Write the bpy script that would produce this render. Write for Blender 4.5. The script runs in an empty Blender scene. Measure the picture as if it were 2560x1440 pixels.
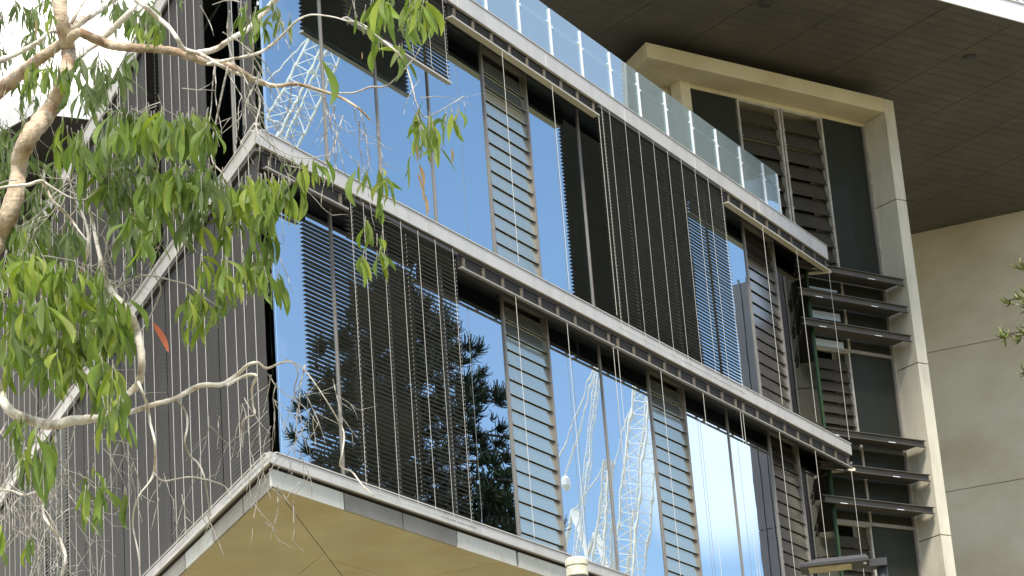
import bpy, math, random
import numpy as np
from math import radians, sin, cos, tan, pi
random.seed(7); rng = np.random.RandomState(7)
C = bpy.context.scene
col = C.collection
A3 = lambda *v: np.array(v, float)

# ------------------------------------------------------------------ camera, sky, sun, exposure
FPX, PITCH, ROLL, CAM = 6300.0, radians(19.0819), radians(-4.4437), A3(0, 0, 1.65)
FW = A3(0, cos(PITCH), sin(PITCH)); UP = A3(0, -sin(PITCH), cos(PITCH)); RT = A3(1, 0, 0)
CR, SR = cos(ROLL), sin(ROLL)
cam = bpy.data.cameras.new('camera'); camo = bpy.data.objects.new('camera', cam); col.objects.link(camo)
right = RT*CR + UP*SR; upv = -RT*SR + UP*CR
from mathutils import Matrix, Vector
M4 = Matrix.Identity(4)
for i in range(3):
    M4[i][0] = right[i]; M4[i][1] = upv[i]; M4[i][2] = -FW[i]; M4[i][3] = CAM[i]
camo.matrix_world = M4
cam.sensor_width = 36; cam.lens = 36*FPX/2560; cam.clip_start = .1; cam.clip_end = 3000
C.camera = camo

SUN_AZ, SUN_EL = radians(180), radians(54)
def ray(px, py):
    a, b = px-1280, py-720
    d = FW*FPX + RT*(CR*a+SR*b) - UP*(-SR*a+CR*b)
    return d/np.linalg.norm(d)
def az(deg): return A3(sin(radians(deg)), cos(radians(deg)), 0)
E0 = A3(-2.70267, 25.75999, 0); uR = az(27.843); nR = A3(uR[1], -uR[0], 0); SB = .35; G0 = E0 - nR*SB
def mir(q): return q - 2*((q-G0) @ nR)*nR            # where a thing really stands whose mirror image shows in the glass
world = bpy.data.worlds.new('World'); C.world = world; world.use_nodes = True
nt = world.node_tree; N = nt.nodes; L = nt.links
for n_ in list(N): N.remove(n_)
out = N.new('ShaderNodeOutputWorld'); bg = N.new('ShaderNodeBackground'); bg.inputs[1].default_value = .11
sky = N.new('ShaderNodeTexSky'); sky.sky_type = 'NISHITA'; sky.sun_disc = False
sky.sun_elevation = SUN_EL; sky.sun_rotation = SUN_AZ; sky.air_density = 1.0; sky.dust_density = 1.0; sky.ozone_density = 1.7
tc = N.new('ShaderNodeTexCoord')
noi = N.new('ShaderNodeTexNoise'); noi.inputs['Scale'].default_value = 2.6; noi.inputs['Detail'].default_value = 7; noi.inputs['Roughness'].default_value = .55
L.new(tc.outputs['Generated'], noi.inputs['Vector'])
dot = N.new('ShaderNodeVectorMath'); dot.operation = 'DOT_PRODUCT'
caz, cel = radians(-12), radians(35)
dot.inputs[1].default_value = (sin(caz)*cos(cel), cos(caz)*cos(cel), sin(cel))
L.new(tc.outputs['Generated'], dot.inputs[0])
mr = N.new('ShaderNodeMapRange'); mr.inputs[1].default_value = .60; mr.inputs[2].default_value = .84; mr.inputs[3].default_value = 0; mr.inputs[4].default_value = .62
L.new(dot.outputs['Value'], mr.inputs[0])
add = N.new('ShaderNodeMath'); add.operation = 'ADD'; L.new(mr.outputs[0], add.inputs[0]); L.new(noi.outputs['Fac'], add.inputs[1])
mr2 = N.new('ShaderNodeMapRange'); mr2.inputs[1].default_value = .50; mr2.inputs[2].default_value = .78; mr2.clamp = True
L.new(add.outputs[0], mr2.inputs[0])
mixc = N.new('ShaderNodeMix'); mixc.data_type = 'RGBA'
L.new(mr2.outputs[0], mixc.inputs[0]); L.new(sky.outputs[0], mixc.inputs[6]); mixc.inputs[7].default_value = (10.4, 10.0, 9.5, 1)
# one soft cloud bank low to the right of the picture, the one mirrored in the far panes
_d = mir(CAM+ray(1800, 1165)*60)-mir(CAM+A3(0, 0, 0)); _d /= np.linalg.norm(_d)
dt2 = N.new('ShaderNodeVectorMath'); dt2.operation = 'DOT_PRODUCT'; dt2.inputs[1].default_value = tuple(map(float, _d)); L.new(tc.outputs['Generated'], dt2.inputs[0])
mr3 = N.new('ShaderNodeMapRange'); mr3.inputs[1].default_value = cos(radians(2.4)); mr3.inputs[2].default_value = cos(radians(.9)); mr3.interpolation_type = 'SMOOTHSTEP'; mr3.inputs[4].default_value = .42; L.new(dt2.outputs['Value'], mr3.inputs[0])
no2 = N.new('ShaderNodeTexNoise'); no2.inputs['Scale'].default_value = 9; no2.inputs['Detail'].default_value = 7; L.new(tc.outputs['Generated'], no2.inputs['Vector'])
ad2 = N.new('ShaderNodeMath'); ad2.operation = 'MULTIPLY_ADD'; L.new(no2.outputs['Fac'], ad2.inputs[0]); ad2.inputs[1].default_value = 1.6; ad2.inputs[2].default_value = -.55
mu2 = N.new('ShaderNodeMath'); mu2.operation = 'MULTIPLY'; mu2.use_clamp = True; L.new(mr3.outputs[0], mu2.inputs[0]); 
ad3 = N.new('ShaderNodeMath'); ad3.operation = 'ADD'; ad3.inputs[1].default_value = .75; L.new(ad2.outputs[0], ad3.inputs[0]); L.new(ad3.outputs[0], mu2.inputs[1])
mx3 = N.new('ShaderNodeMix'); mx3.data_type = 'RGBA'; L.new(mu2.outputs[0], mx3.inputs[0]); L.new(mixc.outputs[2], mx3.inputs[6]); mx3.inputs[7].default_value = (9.0, 9.2, 9.6, 1)
L.new(mx3.outputs[2], bg.inputs[0]); L.new(bg.outputs[0], out.inputs[0])

sl = bpy.data.lights.new('sun', 'SUN'); sl.energy = 2.3; sl.angle = radians(12); sl.color = (1, .93, .82)
so = bpy.data.objects.new('sun', sl); col.objects.link(so)
sd = Vector((sin(SUN_AZ)*cos(SUN_EL), cos(SUN_AZ)*cos(SUN_EL), sin(SUN_EL)))
so.rotation_euler = sd.to_track_quat('Z', 'Y').to_euler(); so.location = (0, 0, 60)
C.view_settings.view_transform = 'Standard'; C.view_settings.look = 'None'; C.view_settings.gamma = 1; C.view_settings.exposure = 1.3
C.view_settings.use_curve_mapping = False
C.render.engine = 'CYCLES'
C.cycles.max_bounces = 8; C.cycles.transparent_max_bounces = 14; C.cycles.glossy_bounces = 5; C.cycles.diffuse_bounces = 4
C.cycles.caustics_reflective = False; C.cycles.caustics_refractive = False; C.cycles.use_denoising = True

# ------------------------------------------------------------------ geometry helpers
def ray(px, py):
    a, b = px-1280, py-720
    d = FW*FPX + RT*(CR*a+SR*b) - UP*(-SR*a+CR*b)
    return d/np.linalg.norm(d)
def W(px, py, d): return CAM + ray(px, py)*d
def az(deg): return A3(sin(radians(deg)), cos(radians(deg)), 0)
ZV = A3(0, 0, 1)
class Frame:
    def __init__(s, o, u, n): s.o, s.u, s.n = np.array(o, float), u, n
    def P(s, a, o, z): q = s.o + s.u*a + s.n*o; return A3(q[0], q[1], z)
uR, uL, uF = az(27.843), az(-22.5475), az(53.537)
nR = A3(uR[1], -uR[0], 0); nL = A3(-uL[1], uL[0], 0); nF = A3(uF[1], -uF[0], 0)
E0 = A3(-2.70267, 25.75999, 0)
FR_, FL_ = Frame(E0, uR, nR), Frame(E0, uL, nL)
FT = Frame(E0+uR*17.6, uF, nF)
SB = .35                                             # setback of the glass behind the floor edges
G0 = E0 - nR*SB
def mir(q): return q - 2*((q-G0) @ nR)*nR            # where a thing really stands whose mirror image shows in the glass

def tag(o, label=None, cat=None, group=None, kind=None):
    if label: o['label'] = label
    if cat: o['category'] = cat
    if group: o['group'] = group
    if kind: o['kind'] = kind
    return o
WL = {}
def empty(name, loc):
    o = bpy.data.objects.new(name, None); col.objects.link(o); o.location = loc; o.empty_display_size = .2
    WL[o.name] = np.array(loc, float); return o
def link(name, me, loc, parent=None):
    o = bpy.data.objects.new(name, me); col.objects.link(o)
    loc = np.array(loc, float); WL[o.name] = loc
    if parent is not None:
        o.parent = parent; o.location = loc - WL[parent.name]
    else: o.location = loc
    return o
class MB:
    def __init__(s): s.v, s.f, s.n = [], [], 0
    def add(s, v, f):
        s.v.extend(np.asarray(v, float).tolist()); s.f.extend([tuple(i+s.n for i in q) for q in f]); s.n += len(v); return s
    def box(s, F, s0, s1, o0, o1, z0, z1):
        v = [F.P(a, o, z) for z in (z0, z1) for a, o in ((s0, o0), (s1, o0), (s1, o1), (s0, o1))]
        return s.hexa(v)
    def hexa(s, v):
        c = sum(v)/8; f = [(0,1,2,3), (4,7,6,5), (0,4,5,1), (1,5,6,2), (2,6,7,3), (3,7,4,0)]
        nn = np.cross(v[1]-v[0], v[2]-v[0])
        if nn @ (v[0]-c) < 0: f = [q[::-1] for q in f]
        return s.add(v, f)
    def prism(s, poly, z0, z1):
        n = len(poly); a = sum(poly[i][0]*poly[(i+1)%n][1]-poly[(i+1)%n][0]*poly[i][1] for i in range(n))
        if a < 0: poly = poly[::-1]
        v = [A3(p[0], p[1], z0) for p in poly]+[A3(p[0], p[1], z1) for p in poly]
        f = [tuple(range(n))[::-1], tuple(range(n, 2*n))]+[(i, (i+1)%n, n+(i+1)%n, n+i) for i in range(n)]
        return s.add(v, f)
    def bar(s, p, q, w, h=None, upd=ZV):
        h = h or w; p, q = np.array(p, float), np.array(q, float); d = q-p; d /= np.linalg.norm(d)+1e-9
        a = np.cross(d, upd)
        if np.linalg.norm(a) < 1e-3: a = np.cross(d, A3(1, 0, 0))
        a /= np.linalg.norm(a); b = np.cross(a, d)
        v = [x + a*sx*w/2 + b*sy*h/2 for x in (p, q) for sx, sy in ((-1,-1), (1,-1), (1,1), (-1,1))]
        return s.hexa(v)
    def tube(s, pts, rad, n=6, cap=True):
        pts = np.array(pts, float); m = len(pts); rad = np.broadcast_to(np.array(rad, float), (m,)) if np.ndim(rad) == 0 else np.array(rad, float)
        t = np.gradient(pts, axis=0); t /= np.linalg.norm(t, axis=1)[:, None]+1e-9
        a = np.cross(t[0], ZV);
        if np.linalg.norm(a) < 1e-2: a = np.cross(t[0], A3(1, 0, 0))
        a /= np.linalg.norm(a); v = []
        for i in range(m):
            a = a - (a @ t[i])*t[i]; a /= np.linalg.norm(a)+1e-9; b = np.cross(t[i], a)
            for k in range(n):
                an = 2*pi*k/n; v.append(pts[i]+(a*cos(an)+b*sin(an))*rad[i])
        f = [(i*n+k, i*n+(k+1)%n, (i+1)*n+(k+1)%n, (i+1)*n+k) for i in range(m-1) for k in range(n)]
        if cap: f += [tuple(range(n))[::-1], tuple((m-1)*n+k for k in range(n))]
        return s.add(v, f)
    def lathe(s, base, prof, n=20):
        v = [A3(base[0]+r*cos(2*pi*k/n), base[1]+r*sin(2*pi*k/n), base[2]+z) for r, z in prof for k in range(n)]
        m = len(prof)
        f = [(i*n+k, i*n+(k+1)%n, (i+1)*n+(k+1)%n, (i+1)*n+k) for i in range(m-1) for k in range(n)]
        return s.add(v, f+[tuple(range(n))[::-1], tuple((m-1)*n+k for k in range(n))])
    def build(s, name, m, parent=None, smooth=False, loc=None, bevel=0):
        v = np.array(s.v)
        if loc is None: loc = A3(*( (v.min(0)+v.max(0))/2 )[:2], v[:, 2].min())
        me = bpy.data.meshes.new(name); me.from_pydata((v-loc).tolist(), [], s.f); me.update()
        if smooth: me.polygons.foreach_set('use_smooth', [True]*len(me.polygons))
        for mm in (m if isinstance(m, list) else [m]): me.materials.append(mm)
        o = link(name, me, loc, parent)
        if bevel:
            b = o.modifiers.new('bevel', 'BEVEL'); b.width = bevel; b.segments = 2; b.limit_method = 'ANGLE'
        return o

# ------------------------------------------------------------------ materials
def mat(name, color, rough=.6, metal=0, var=.12, scale=3., bump=0, bscale=40., spec=.5, stain=None, stain_scale=.8, streak=None):
    m = bpy.data.materials.new(name); m.use_nodes = True; t = m.node_tree; P = t.nodes['Principled BSDF']
    P.inputs['Roughness'].default_value = rough; P.inputs['Metallic'].default_value = metal
    P.inputs['Specular IOR Level'].default_value = spec
    g = t.nodes.new('ShaderNodeNewGeometry'); n1 = t.nodes.new('ShaderNodeTexNoise'); n1.inputs['Scale'].default_value = scale; n1.inputs['Detail'].default_value = 6
    t.links.new(g.outputs['Position'], n1.inputs['Vector'])
    r = t.nodes.new('ShaderNodeValToRGB'); c = np.array(color)
    r.color_ramp.elements[0].position = .3; r.color_ramp.elements[1].position = .7
    r.color_ramp.elements[0].color = (*np.clip(c*(1-var), 0, 1), 1); r.color_ramp.elements[1].color = (*np.clip(c*(1+var), 0, 1), 1)
    t.links.new(n1.outputs['Fac'], r.inputs[0]); colr = r.outputs[0]
    if stain:
        n2 = t.nodes.new('ShaderNodeTexNoise'); n2.inputs['Scale'].default_value = stain_scale; n2.inputs['Detail'].default_value = 9; n2.inputs['Roughness'].default_value = .65
        src = g.outputs['Position']
        if streak:
            mp = t.nodes.new('ShaderNodeMapping'); mp.inputs['Scale'].default_value = streak; t.links.new(src, mp.inputs['Vector']); src = mp.outputs[0]
        t.links.new(src, n2.inputs['Vector'])
        q = t.nodes.new('ShaderNodeMapRange'); q.inputs[1].default_value = .48; q.inputs[2].default_value = .72; q.inputs[4].default_value = .75
        t.links.new(n2.outputs['Fac'], q.inputs[0])
        x = t.nodes.new('ShaderNodeMix'); x.data_type = 'RGBA'; t.links.new(q.outputs[0], x.inputs[0]); t.links.new(colr, x.inputs[6]); x.inputs[7].default_value = (*stain, 1); colr = x.outputs[2]
    t.links.new(colr, P.inputs['Base Color'])
    if bump:
        n3 = t.nodes.new('ShaderNodeTexNoise'); n3.inputs['Scale'].default_value = bscale; n3.inputs['Detail'].default_value = 8; t.links.new(g.outputs['Position'], n3.inputs['Vector'])
        b = t.nodes.new('ShaderNodeBump'); b.inputs['Strength'].default_value = 1; b.inputs['Distance'].default_value = bump
        t.links.new(n3.outputs['Fac'], b.inputs['Height']); t.links.new(b.outputs[0], P.inputs['Normal'])
    return m
def glass(name, refl, tint, gcol=(.93, .97, 1), wob=.0006, wscale=1.3, diff=None, rough=0.0, facing=.65):
    m = bpy.data.materials.new(name); m.use_nodes = True; t = m.node_tree; t.nodes.clear(); nn = t.nodes.new; lk = t.links.new
    o = nn('ShaderNodeOutputMaterial'); g = nn('ShaderNodeNewGeometry'); oi = nn('ShaderNodeObjectInfo')
    vm = nn('ShaderNodeVectorMath'); vm.operation = 'MULTIPLY_ADD'; vm.inputs[1].default_value = (1, 1, 1)
    cb = nn('ShaderNodeCombineXYZ'); ml = nn('ShaderNodeMath'); ml.operation = 'MULTIPLY'; ml.inputs[1].default_value = 57
    lk(oi.outputs['Random'], ml.inputs[0]); [lk(ml.outputs[0], cb.inputs[i]) for i in range(3)]
    lk(g.outputs['Position'], vm.inputs[0]); lk(cb.outputs[0], vm.inputs[2])
    ns = nn('ShaderNodeTexNoise'); ns.inputs['Scale'].default_value = wscale; ns.inputs['Detail'].default_value = 2; ns.inputs['Roughness'].default_value = .4; lk(vm.outputs[0], ns.inputs['Vector'])
    bp = nn('ShaderNodeBump'); bp.inputs['Distance'].default_value = wob; lk(ns.outputs['Fac'], bp.inputs['Height'])
    gl = nn('ShaderNodeBsdfGlossy'); gl.inputs['Roughness'].default_value = rough; gl.inputs['Color'].default_value = (*gcol, 1); lk(bp.outputs[0], gl.inputs['Normal'])
    tr = nn('ShaderNodeBsdfTransparent'); tr.inputs[0].default_value = (*tint, 1); base = tr.outputs[0]
    if diff:
        df = nn('ShaderNodeBsdfDiffuse'); df.inputs[0].default_value = (*diff[0], 1); mx = nn('ShaderNodeMixShader'); mx.inputs[0].default_value = diff[1]; lk(base, mx.inputs[1]); lk(df.outputs[0], mx.inputs[2]); base = mx.outputs[0]
    lw = nn('ShaderNodeLayerWeight'); lw.inputs[0].default_value = .5
    pw = nn('ShaderNodeMath'); pw.operation = 'POWER'; lk(lw.outputs['Facing'], pw.inputs[0]); pw.inputs[1].default_value = 4
    mr_ = nn('ShaderNodeMapRange'); lk(pw.outputs[0], mr_.inputs[0]); mr_.inputs[3].default_value = refl; mr_.inputs[4].default_value = .95
    mx2 = nn('ShaderNodeMixShader'); lk(mr_.outputs[0], mx2.inputs[0]); lk(base, mx2.inputs[1]); lk(gl.outputs[0], mx2.inputs[2]); lk(mx2.outputs[0], o.inputs[0])
    return m
MT = dict(
    fascia=mat('painted_fascia_metal', (.56, .535, .485), .42, .25, .04, 1.5, stain=(.42, .40, .36), stain_scale=1.2, streak=(3, 3, .4)),
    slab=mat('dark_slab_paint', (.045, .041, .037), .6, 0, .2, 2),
    panel=mat('pale_soffit_edge', (.55, .54, .47), .5, .1, .08, 2, stain=(.36, .33, .24), stain_scale=2),
    steel=mat('dull_steel_panel', (.22, .20, .155), .4, .35, .15, 2.5, stain=(.2, .17, .12), stain_scale=1.5),
    ochre=mat('ochre_soffit_board', (.56, .50, .31), .75, 0, .10, 1.2, stain=(.48, .37, .19), stain_scale=1.1, bump=.001, bscale=30),
    mull=mat('bronze_aluminium', (.25, .23, .205), .45, .25, .1, 4),
    rail=mat('cream_blind_rail', (.62, .58, .44), .45, .1, .06, 2),
    slat=mat('charcoal_blind_slat', (.088, .082, .073), .5, .1, .12, 1.6),
    slatw=mat('silver_blind_slat', (.78, .78, .76), .45, .1, .08, 1.6),
    cord=mat('pale_cord', (.60, .58, .52), .6, 0, .08, 8),
    concrete=mat('board_marked_concrete', (.62, .56, .38), .85, 0, .09, 1.1, bump=.004, bscale=14, stain=(.46, .37, .20), stain_scale=.9),
    concrete2=mat('grey_concrete_panel', (.56, .53, .42), .82, 0, .07, 1.6, bump=.002, bscale=22, stain=(.36, .34, .28), stain_scale=2.2, streak=(1.5, 1.5, .35)),
    wall=mat('weathered_concrete_wall', (.63, .595, .47), .88, 0, .08, .5, bump=.003, bscale=9, stain=(.47, .41, .27), stain_scale=.45, streak=(1, 1, 1.6)),
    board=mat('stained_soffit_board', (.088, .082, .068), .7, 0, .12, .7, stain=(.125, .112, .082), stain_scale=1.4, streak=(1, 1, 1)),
    gap=mat('shadow_gap_backing', (.02, .018, .015), .9),
    fin=mat('dark_grey_steel_fin', (.095, .09, .08), .7, 0, .12, 3, spec=.15),
    blade=mat('brown_louvre_blade', (.055, .049, .038), .85, 0, .25, 2, spec=.1, stain=(.03, .026, .02), stain_scale=2),
    white=mat('white_painted_steel', (.82, .83, .83), .35, 0, .03, 3),
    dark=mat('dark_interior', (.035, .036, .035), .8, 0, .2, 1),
    ceil=mat('interior_ceiling', (.22, .22, .20), .8, 0, .08, 1),
    roofw=mat('white_roof_edge', (.74, .75, .74), .4, .1, .04, 1, stain=(.55, .54, .50), stain_scale=1),
    frame=mat('weathered_grey_window_frame', (.38, .36, .31), .6, .1, .2, 6, stain=(.22, .17, .12), stain_scale=5),
    green=mat('green_glass_edge', (.035, .075, .03), .25, 0, .1, 3),
    lampm=mat('lamp_grey', (.03, .03, .032), .7, 0, .05, 3),
    lens=mat('yellowed_lens', (.30, .25, .08), .35, 0, .25, 12, stain=(.14, .12, .04), stain_scale=14),
    brk=mat('brown_bracket', (.13, .115, .09), .6, 0, .15, 5, spec=.2),
    railb=mat('weathered_brown_rail', (.24, .22, .18), .6, .1, .15, 5),
    slatd=mat('dark_closed_slat', (.050, .047, .042), .6, .05, .12, 1.6, spec=.3),
    clad=mat('dark_ribbed_cladding', (.075, .07, .08), .6, .1, .15, .8),
    pvc=mat('cream_plastic_cap', (.62, .60, .46), .4, 0, .08, 12, stain=(.35, .30, .16), stain_scale=18),
    pole=mat('dark_sleeve', (.045, .042, .045), .5, 0, .1, 6),
    crane=mat('white_crane_paint', (.80, .80, .78), .45, 0, .05, 1),
    ground=mat('lawn_and_dirt', (.20, .18, .12), .9, 0, .3, .3),
)
GL = glass('reflective_blue_glass', .62, (.30, .33, .34), (.80, .95, 1.0))
GL2 = glass('wavy_reflective_glass', .64, (.30, .33, .34), (.84, .95, 1.0), wob=.0006, wscale=1.1)
GLF = glass('clear_balustrade_glass', .26, (.80, .88, .88), (.85, .95, 1), wob=.0002, diff=((.62, .74, .76), .30))
GLB = glass('milky_louvre_glass', .52, (.35, .38, .38), (1.0, .98, .80), wob=.0005, wscale=2, diff=((.46, .52, .50), .34), rough=.10)
GLD = glass('dark_reflection_louvre_glass', .30, (.30, .32, .31), (.85, .85, .8), wob=.0006, wscale=2, diff=((.06, .05, .04), .45), rough=.12)  # same louvre glass, colour darkened to stand for the dark reflection at the far end
GLE = glass('dimmed_reflection_end_glass', .16, (.30, .33, .32), (.6, .62, .62), wob=.0006)  # same window glass, reflection dimmed and darkened to subdue the mirrored concrete
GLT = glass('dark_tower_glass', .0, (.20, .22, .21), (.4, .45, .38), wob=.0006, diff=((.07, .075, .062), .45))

# bark
def barkm(name, light, dark, thr, sc=16):
    m = bpy.data.materials.new(name); m.use_nodes = True; t = m.node_tree; P = t.nodes['Principled BSDF']; P.inputs['Roughness'].default_value = .8
    g = t.nodes.new('ShaderNodeNewGeometry')
    n1 = t.nodes.new('ShaderNodeTexNoise'); n1.inputs['Scale'].default_value = sc; n1.inputs['Detail'].default_value = 8; n1.inputs['Roughness'].default_value = .65
    t.links.new(g.outputs['Position'], n1.inputs['Vector'])
    r = t.nodes.new('ShaderNodeValToRGB'); e = r.color_ramp.elements
    e[0].position = thr-.13; e[0].color = (*dark, 1); e[1].position = thr+.06; e[1].color = (*light, 1)
    x = e.new(thr-.02); x.color = (*[(a*.5+b*.5) for a, b in zip(light, dark)], 1)
    t.links.new(n1.outputs['Fac'], r.inputs[0]); t.links.new(r.outputs[0], P.inputs['Base Color'])
    n2 = t.nodes.new('ShaderNodeTexNoise'); n2.inputs['Scale'].default_value = 45; n2.inputs['Detail'].default_value = 8; t.links.new(g.outputs['Position'], n2.inputs['Vector'])
    ad = t.nodes.new('ShaderNodeMath'); ad.operation = 'ADD'; t.links.new(n1.outputs['Fac'], ad.inputs[0]); t.links.new(n2.outputs['Fac'], ad.inputs[1])
    b = t.nodes.new('ShaderNodeBump'); b.inputs['Distance'].default_value = .012; t.links.new(ad.outputs[0], b.inputs['Height']); t.links.new(b.outputs[0], P.inputs['Normal'])
    return m
BK1 = barkm('papery_tan_bark', (.52, .42, .29), (.23, .135, .07), .49, 13)
BK2 = barkm('pale_smooth_bark', (.66, .61, .51), (.24, .17, .11), .43, 15)
BKT = barkm('pale_twig_bark', (.43, .40, .34), (.33, .28, .22), .42, 25)
BKD = barkm('dark_conifer_bark', (.10, .08, .06), (.05, .04, .03), .5)
def leafm(name, base, hue=1.0, trans=.35, rough=.55):
    m = bpy.data.materials.new(name); m.use_nodes = True; t = m.node_tree; P = t.nodes['Principled BSDF']
    at = t.nodes.new('ShaderNodeAttribute'); at.attribute_name = 'tint'
    g = t.nodes.new('ShaderNodeNewGeometry'); n1 = t.nodes.new('ShaderNodeTexNoise'); n1.inputs['Scale'].default_value = 9; t.links.new(g.outputs['Position'], n1.inputs['Vector'])
    mr_ = t.nodes.new('ShaderNodeMapRange'); t.links.new(n1.outputs['Fac'], mr_.inputs[0]); mr_.inputs[1].default_value = .3; mr_.inputs[2].default_value = .7; mr_.inputs[3].default_value = .60; mr_.inputs[4].default_value = 1.08
    vm = t.nodes.new('ShaderNodeVectorMath'); vm.operation = 'SCALE'; t.links.new(at.outputs['Color'], vm.inputs[0]); t.links.new(mr_.outputs[0], vm.inputs['Scale'])
    P.inputs['Roughness'].default_value = rough; P.inputs['Specular IOR Level'].default_value = .28
    t.links.new(vm.outputs[0], P.inputs['Base Color'])
    tl = t.nodes.new('ShaderNodeBsdfTranslucent'); v2 = t.nodes.new('ShaderNodeVectorMath'); v2.operation = 'MULTIPLY'; v2.inputs[1].default_value = (1.5, 1.75, .55); t.links.new(vm.outputs[0], v2.inputs[0]); t.links.new(v2.outputs[0], tl.inputs[0])
    mx = t.nodes.new('ShaderNodeMixShader'); mx.inputs[0].default_value = trans; t.links.new(P.outputs[0], mx.inputs[1]); t.links.new(tl.outputs[0], mx.inputs[2])
    t.links.new(mx.outputs[0], t.nodes['Material Output'].inputs[0]); return m
LEAF = leafm('gum_leaf', None)
NEED = leafm('conifer_shoot', None, trans=.08, rough=.6)

# ------------------------------------------------------------------ the ground
mb = MB(); mb.add([A3(-1500, -1500, 0), A3(1500, -1500, 0), A3(1500, 1500, 0), A3(-1500, 1500, 0)], [(0, 1, 2, 3)])
tag(mb.build('ground', MT['ground'], loc=A3(0, 0, 0)), kind='structure')

# ------------------------------------------------------------------ the glass wing
ZT, ZM, ZB = 16.25, 12.68, 8.95                       # parapet, middle and lower floor edges
LR, LL = 17.6, 21.0
bld = empty('office_wing', E0)
tag(bld, 'sharp-cornered glass office wing with pale floor edges and blinds over ochre soffit', 'building')
def wedge(off, lr=LR, ll=LL):
    """plan of the wing, its two long faces moved back by off"""
    t = off/tan(radians(25.195)); a = FR_.P(t, -off, 0); b = FR_.P(lr-off*.1, -off, 0); d = FL_.P(ll, -off, 0)
    return [a, b, b + az(-45)*3.0, d + az(60)*.5, d]
# floor slabs: underside dark, pulled just behind the fascias
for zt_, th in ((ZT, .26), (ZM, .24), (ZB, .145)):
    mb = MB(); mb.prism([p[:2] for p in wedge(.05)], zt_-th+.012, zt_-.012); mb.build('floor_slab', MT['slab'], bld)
mb = MB(); mb.prism([p[:2] for p in wedge(.03)], ZT-.008, ZT+.03); mb.build('roof_membrane', MT['ceil'], bld)
def fascia(F, l, zt_, h, seg, end_cap=False):
    s = 0.0; k = 0
    m = .06/tan(radians(25.195))
    while s < l-.05:
        e = min(l, s+seg); mb = MB()
        g0 = 0 if s == 0 else .004
        v = []
        for z in (zt_-h, zt_):
            v += [F.P(s+g0, 0, z), F.P(e-.004, 0, z), F.P(e-.004, -.045, z), F.P(s+g0+(m if s == 0 else 0), -.045, z)]
        mb.hexa(v); mb.build('fascia_panel', MT['fascia'], bld, bevel=.006)
        s = e
    mb = MB(); mb.box(F, m, l, -.075, .012, zt_+.002, zt_+.016); mb.build('drip_cap', MT['fascia'], bld)
for F, l in ((FR_, LR), (FL_, LL)):
    fascia(F, l, ZT, .24, 2.44); fascia(F, l, ZM, .19, 3.66); fascia(F, l, ZB, .125, 3.66)
# edge panels under the lowest floor: pale and steel by turns, a dark groove between them and the fascia
segs = [(0.12, 1.53, 'panel'), (1.55, 2.77, 'steel'), (2.79, 4.00, 'steel'), (4.03, 5.47, 'panel'), (5.53, 7.0, 'panel'), (7.03, 8.5, 'panel'), (8.53, 10.0, 'steel'), (10.03, 12, 'panel')]
for s0, s1, mm in segs:
    mb = MB(); mb.box(FR_, s0, s1, -.09, -.065, 8.60, 8.795); mb.build('edge_panel', MT[mm], bld)
for s0, s1, mm in [(.16, 1.3, 'steel'), (1.33, 2.6, 'steel'), (2.63, 3.9, 'panel'), (3.93, 5.2, 'steel'), (5.23, 6.5, 'panel'), (6.53, 8.5, 'steel')]:
    mb = MB(); mb.box(FL_, s0, s1, -.09, -.065, 8.60, 8.795); mb.build('edge_panel', MT[mm], bld)
mb = MB(); mb.prism([p[:2] for p in wedge(.12)], 8.655, 8.80); mb.build('soffit_backing', MT['gap'], bld)
# ochre soffit boards: strips parallel to each face, cut on the bisector
def clip(poly, p, n):
    r = []
    for i in range(len(poly)):
        a, b = poly[i], poly[(i+1) % len(poly)]; da, db = (a-p) @ n, (b-p) @ n
        if da >= 0: r.append(a)
        if (da > 0) != (db > 0) and da != db: r.append(a+(b-a)*da/(da-db))
    return r
bis = az((27.843-22.5475)/2+1.5); bn = A3(bis[1], -bis[0], 0); apex = wedge(.10)[0]
for side, F in ((1, FR_), (-1, FL_)):
    base = [p*A3(1, 1, 0) for p in wedge(.10)]
    half = clip(base, apex+bn*side*.006, bn*side)
    for k in range(12):
        d0 = k*1.45
        st = clip(half, apex-F.n*(d0+.004), -F.n); st = clip(st, apex-F.n*(d0+1.446), F.n) if len(st) > 2 else []
        for j in range(0, 9):
            if len(st) < 3: break
            pc = clip(st, F.P(j*2.6+.9*(k % 2)+.004, 0, 0), F.u); pc = clip(pc, F.P((j+1)*2.6+.9*(k % 2)-.004, 0, 0), -F.u) if len(pc) > 2 else []
            if len(pc) < 3: continue
            mb = MB(); mb.prism([q[:2] for q in pc], 8.622+.0015*((k+j) % 2), 8.65); mb.build('soffit_board', MT['ochre'], bld)
# interior: dim back walls, ceiling panels and a few columns so the glass has a room behind it
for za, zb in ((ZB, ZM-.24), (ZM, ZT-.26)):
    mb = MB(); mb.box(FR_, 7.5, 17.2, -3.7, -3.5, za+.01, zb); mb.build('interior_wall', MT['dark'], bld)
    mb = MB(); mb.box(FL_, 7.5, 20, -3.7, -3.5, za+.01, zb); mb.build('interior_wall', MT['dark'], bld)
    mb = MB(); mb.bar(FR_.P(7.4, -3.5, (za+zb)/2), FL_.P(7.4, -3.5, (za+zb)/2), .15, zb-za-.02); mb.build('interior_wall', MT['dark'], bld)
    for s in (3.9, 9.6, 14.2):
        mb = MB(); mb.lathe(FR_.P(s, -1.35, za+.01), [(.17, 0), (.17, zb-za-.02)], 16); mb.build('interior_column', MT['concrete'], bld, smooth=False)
# end wall of the wing
mb = MB(); mb.box(FR_, 17.36, 17.42, -6, -SB-.06, 8.65, ZT-.25); mb.build('end_wall', MT['dark'], bld)
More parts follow.
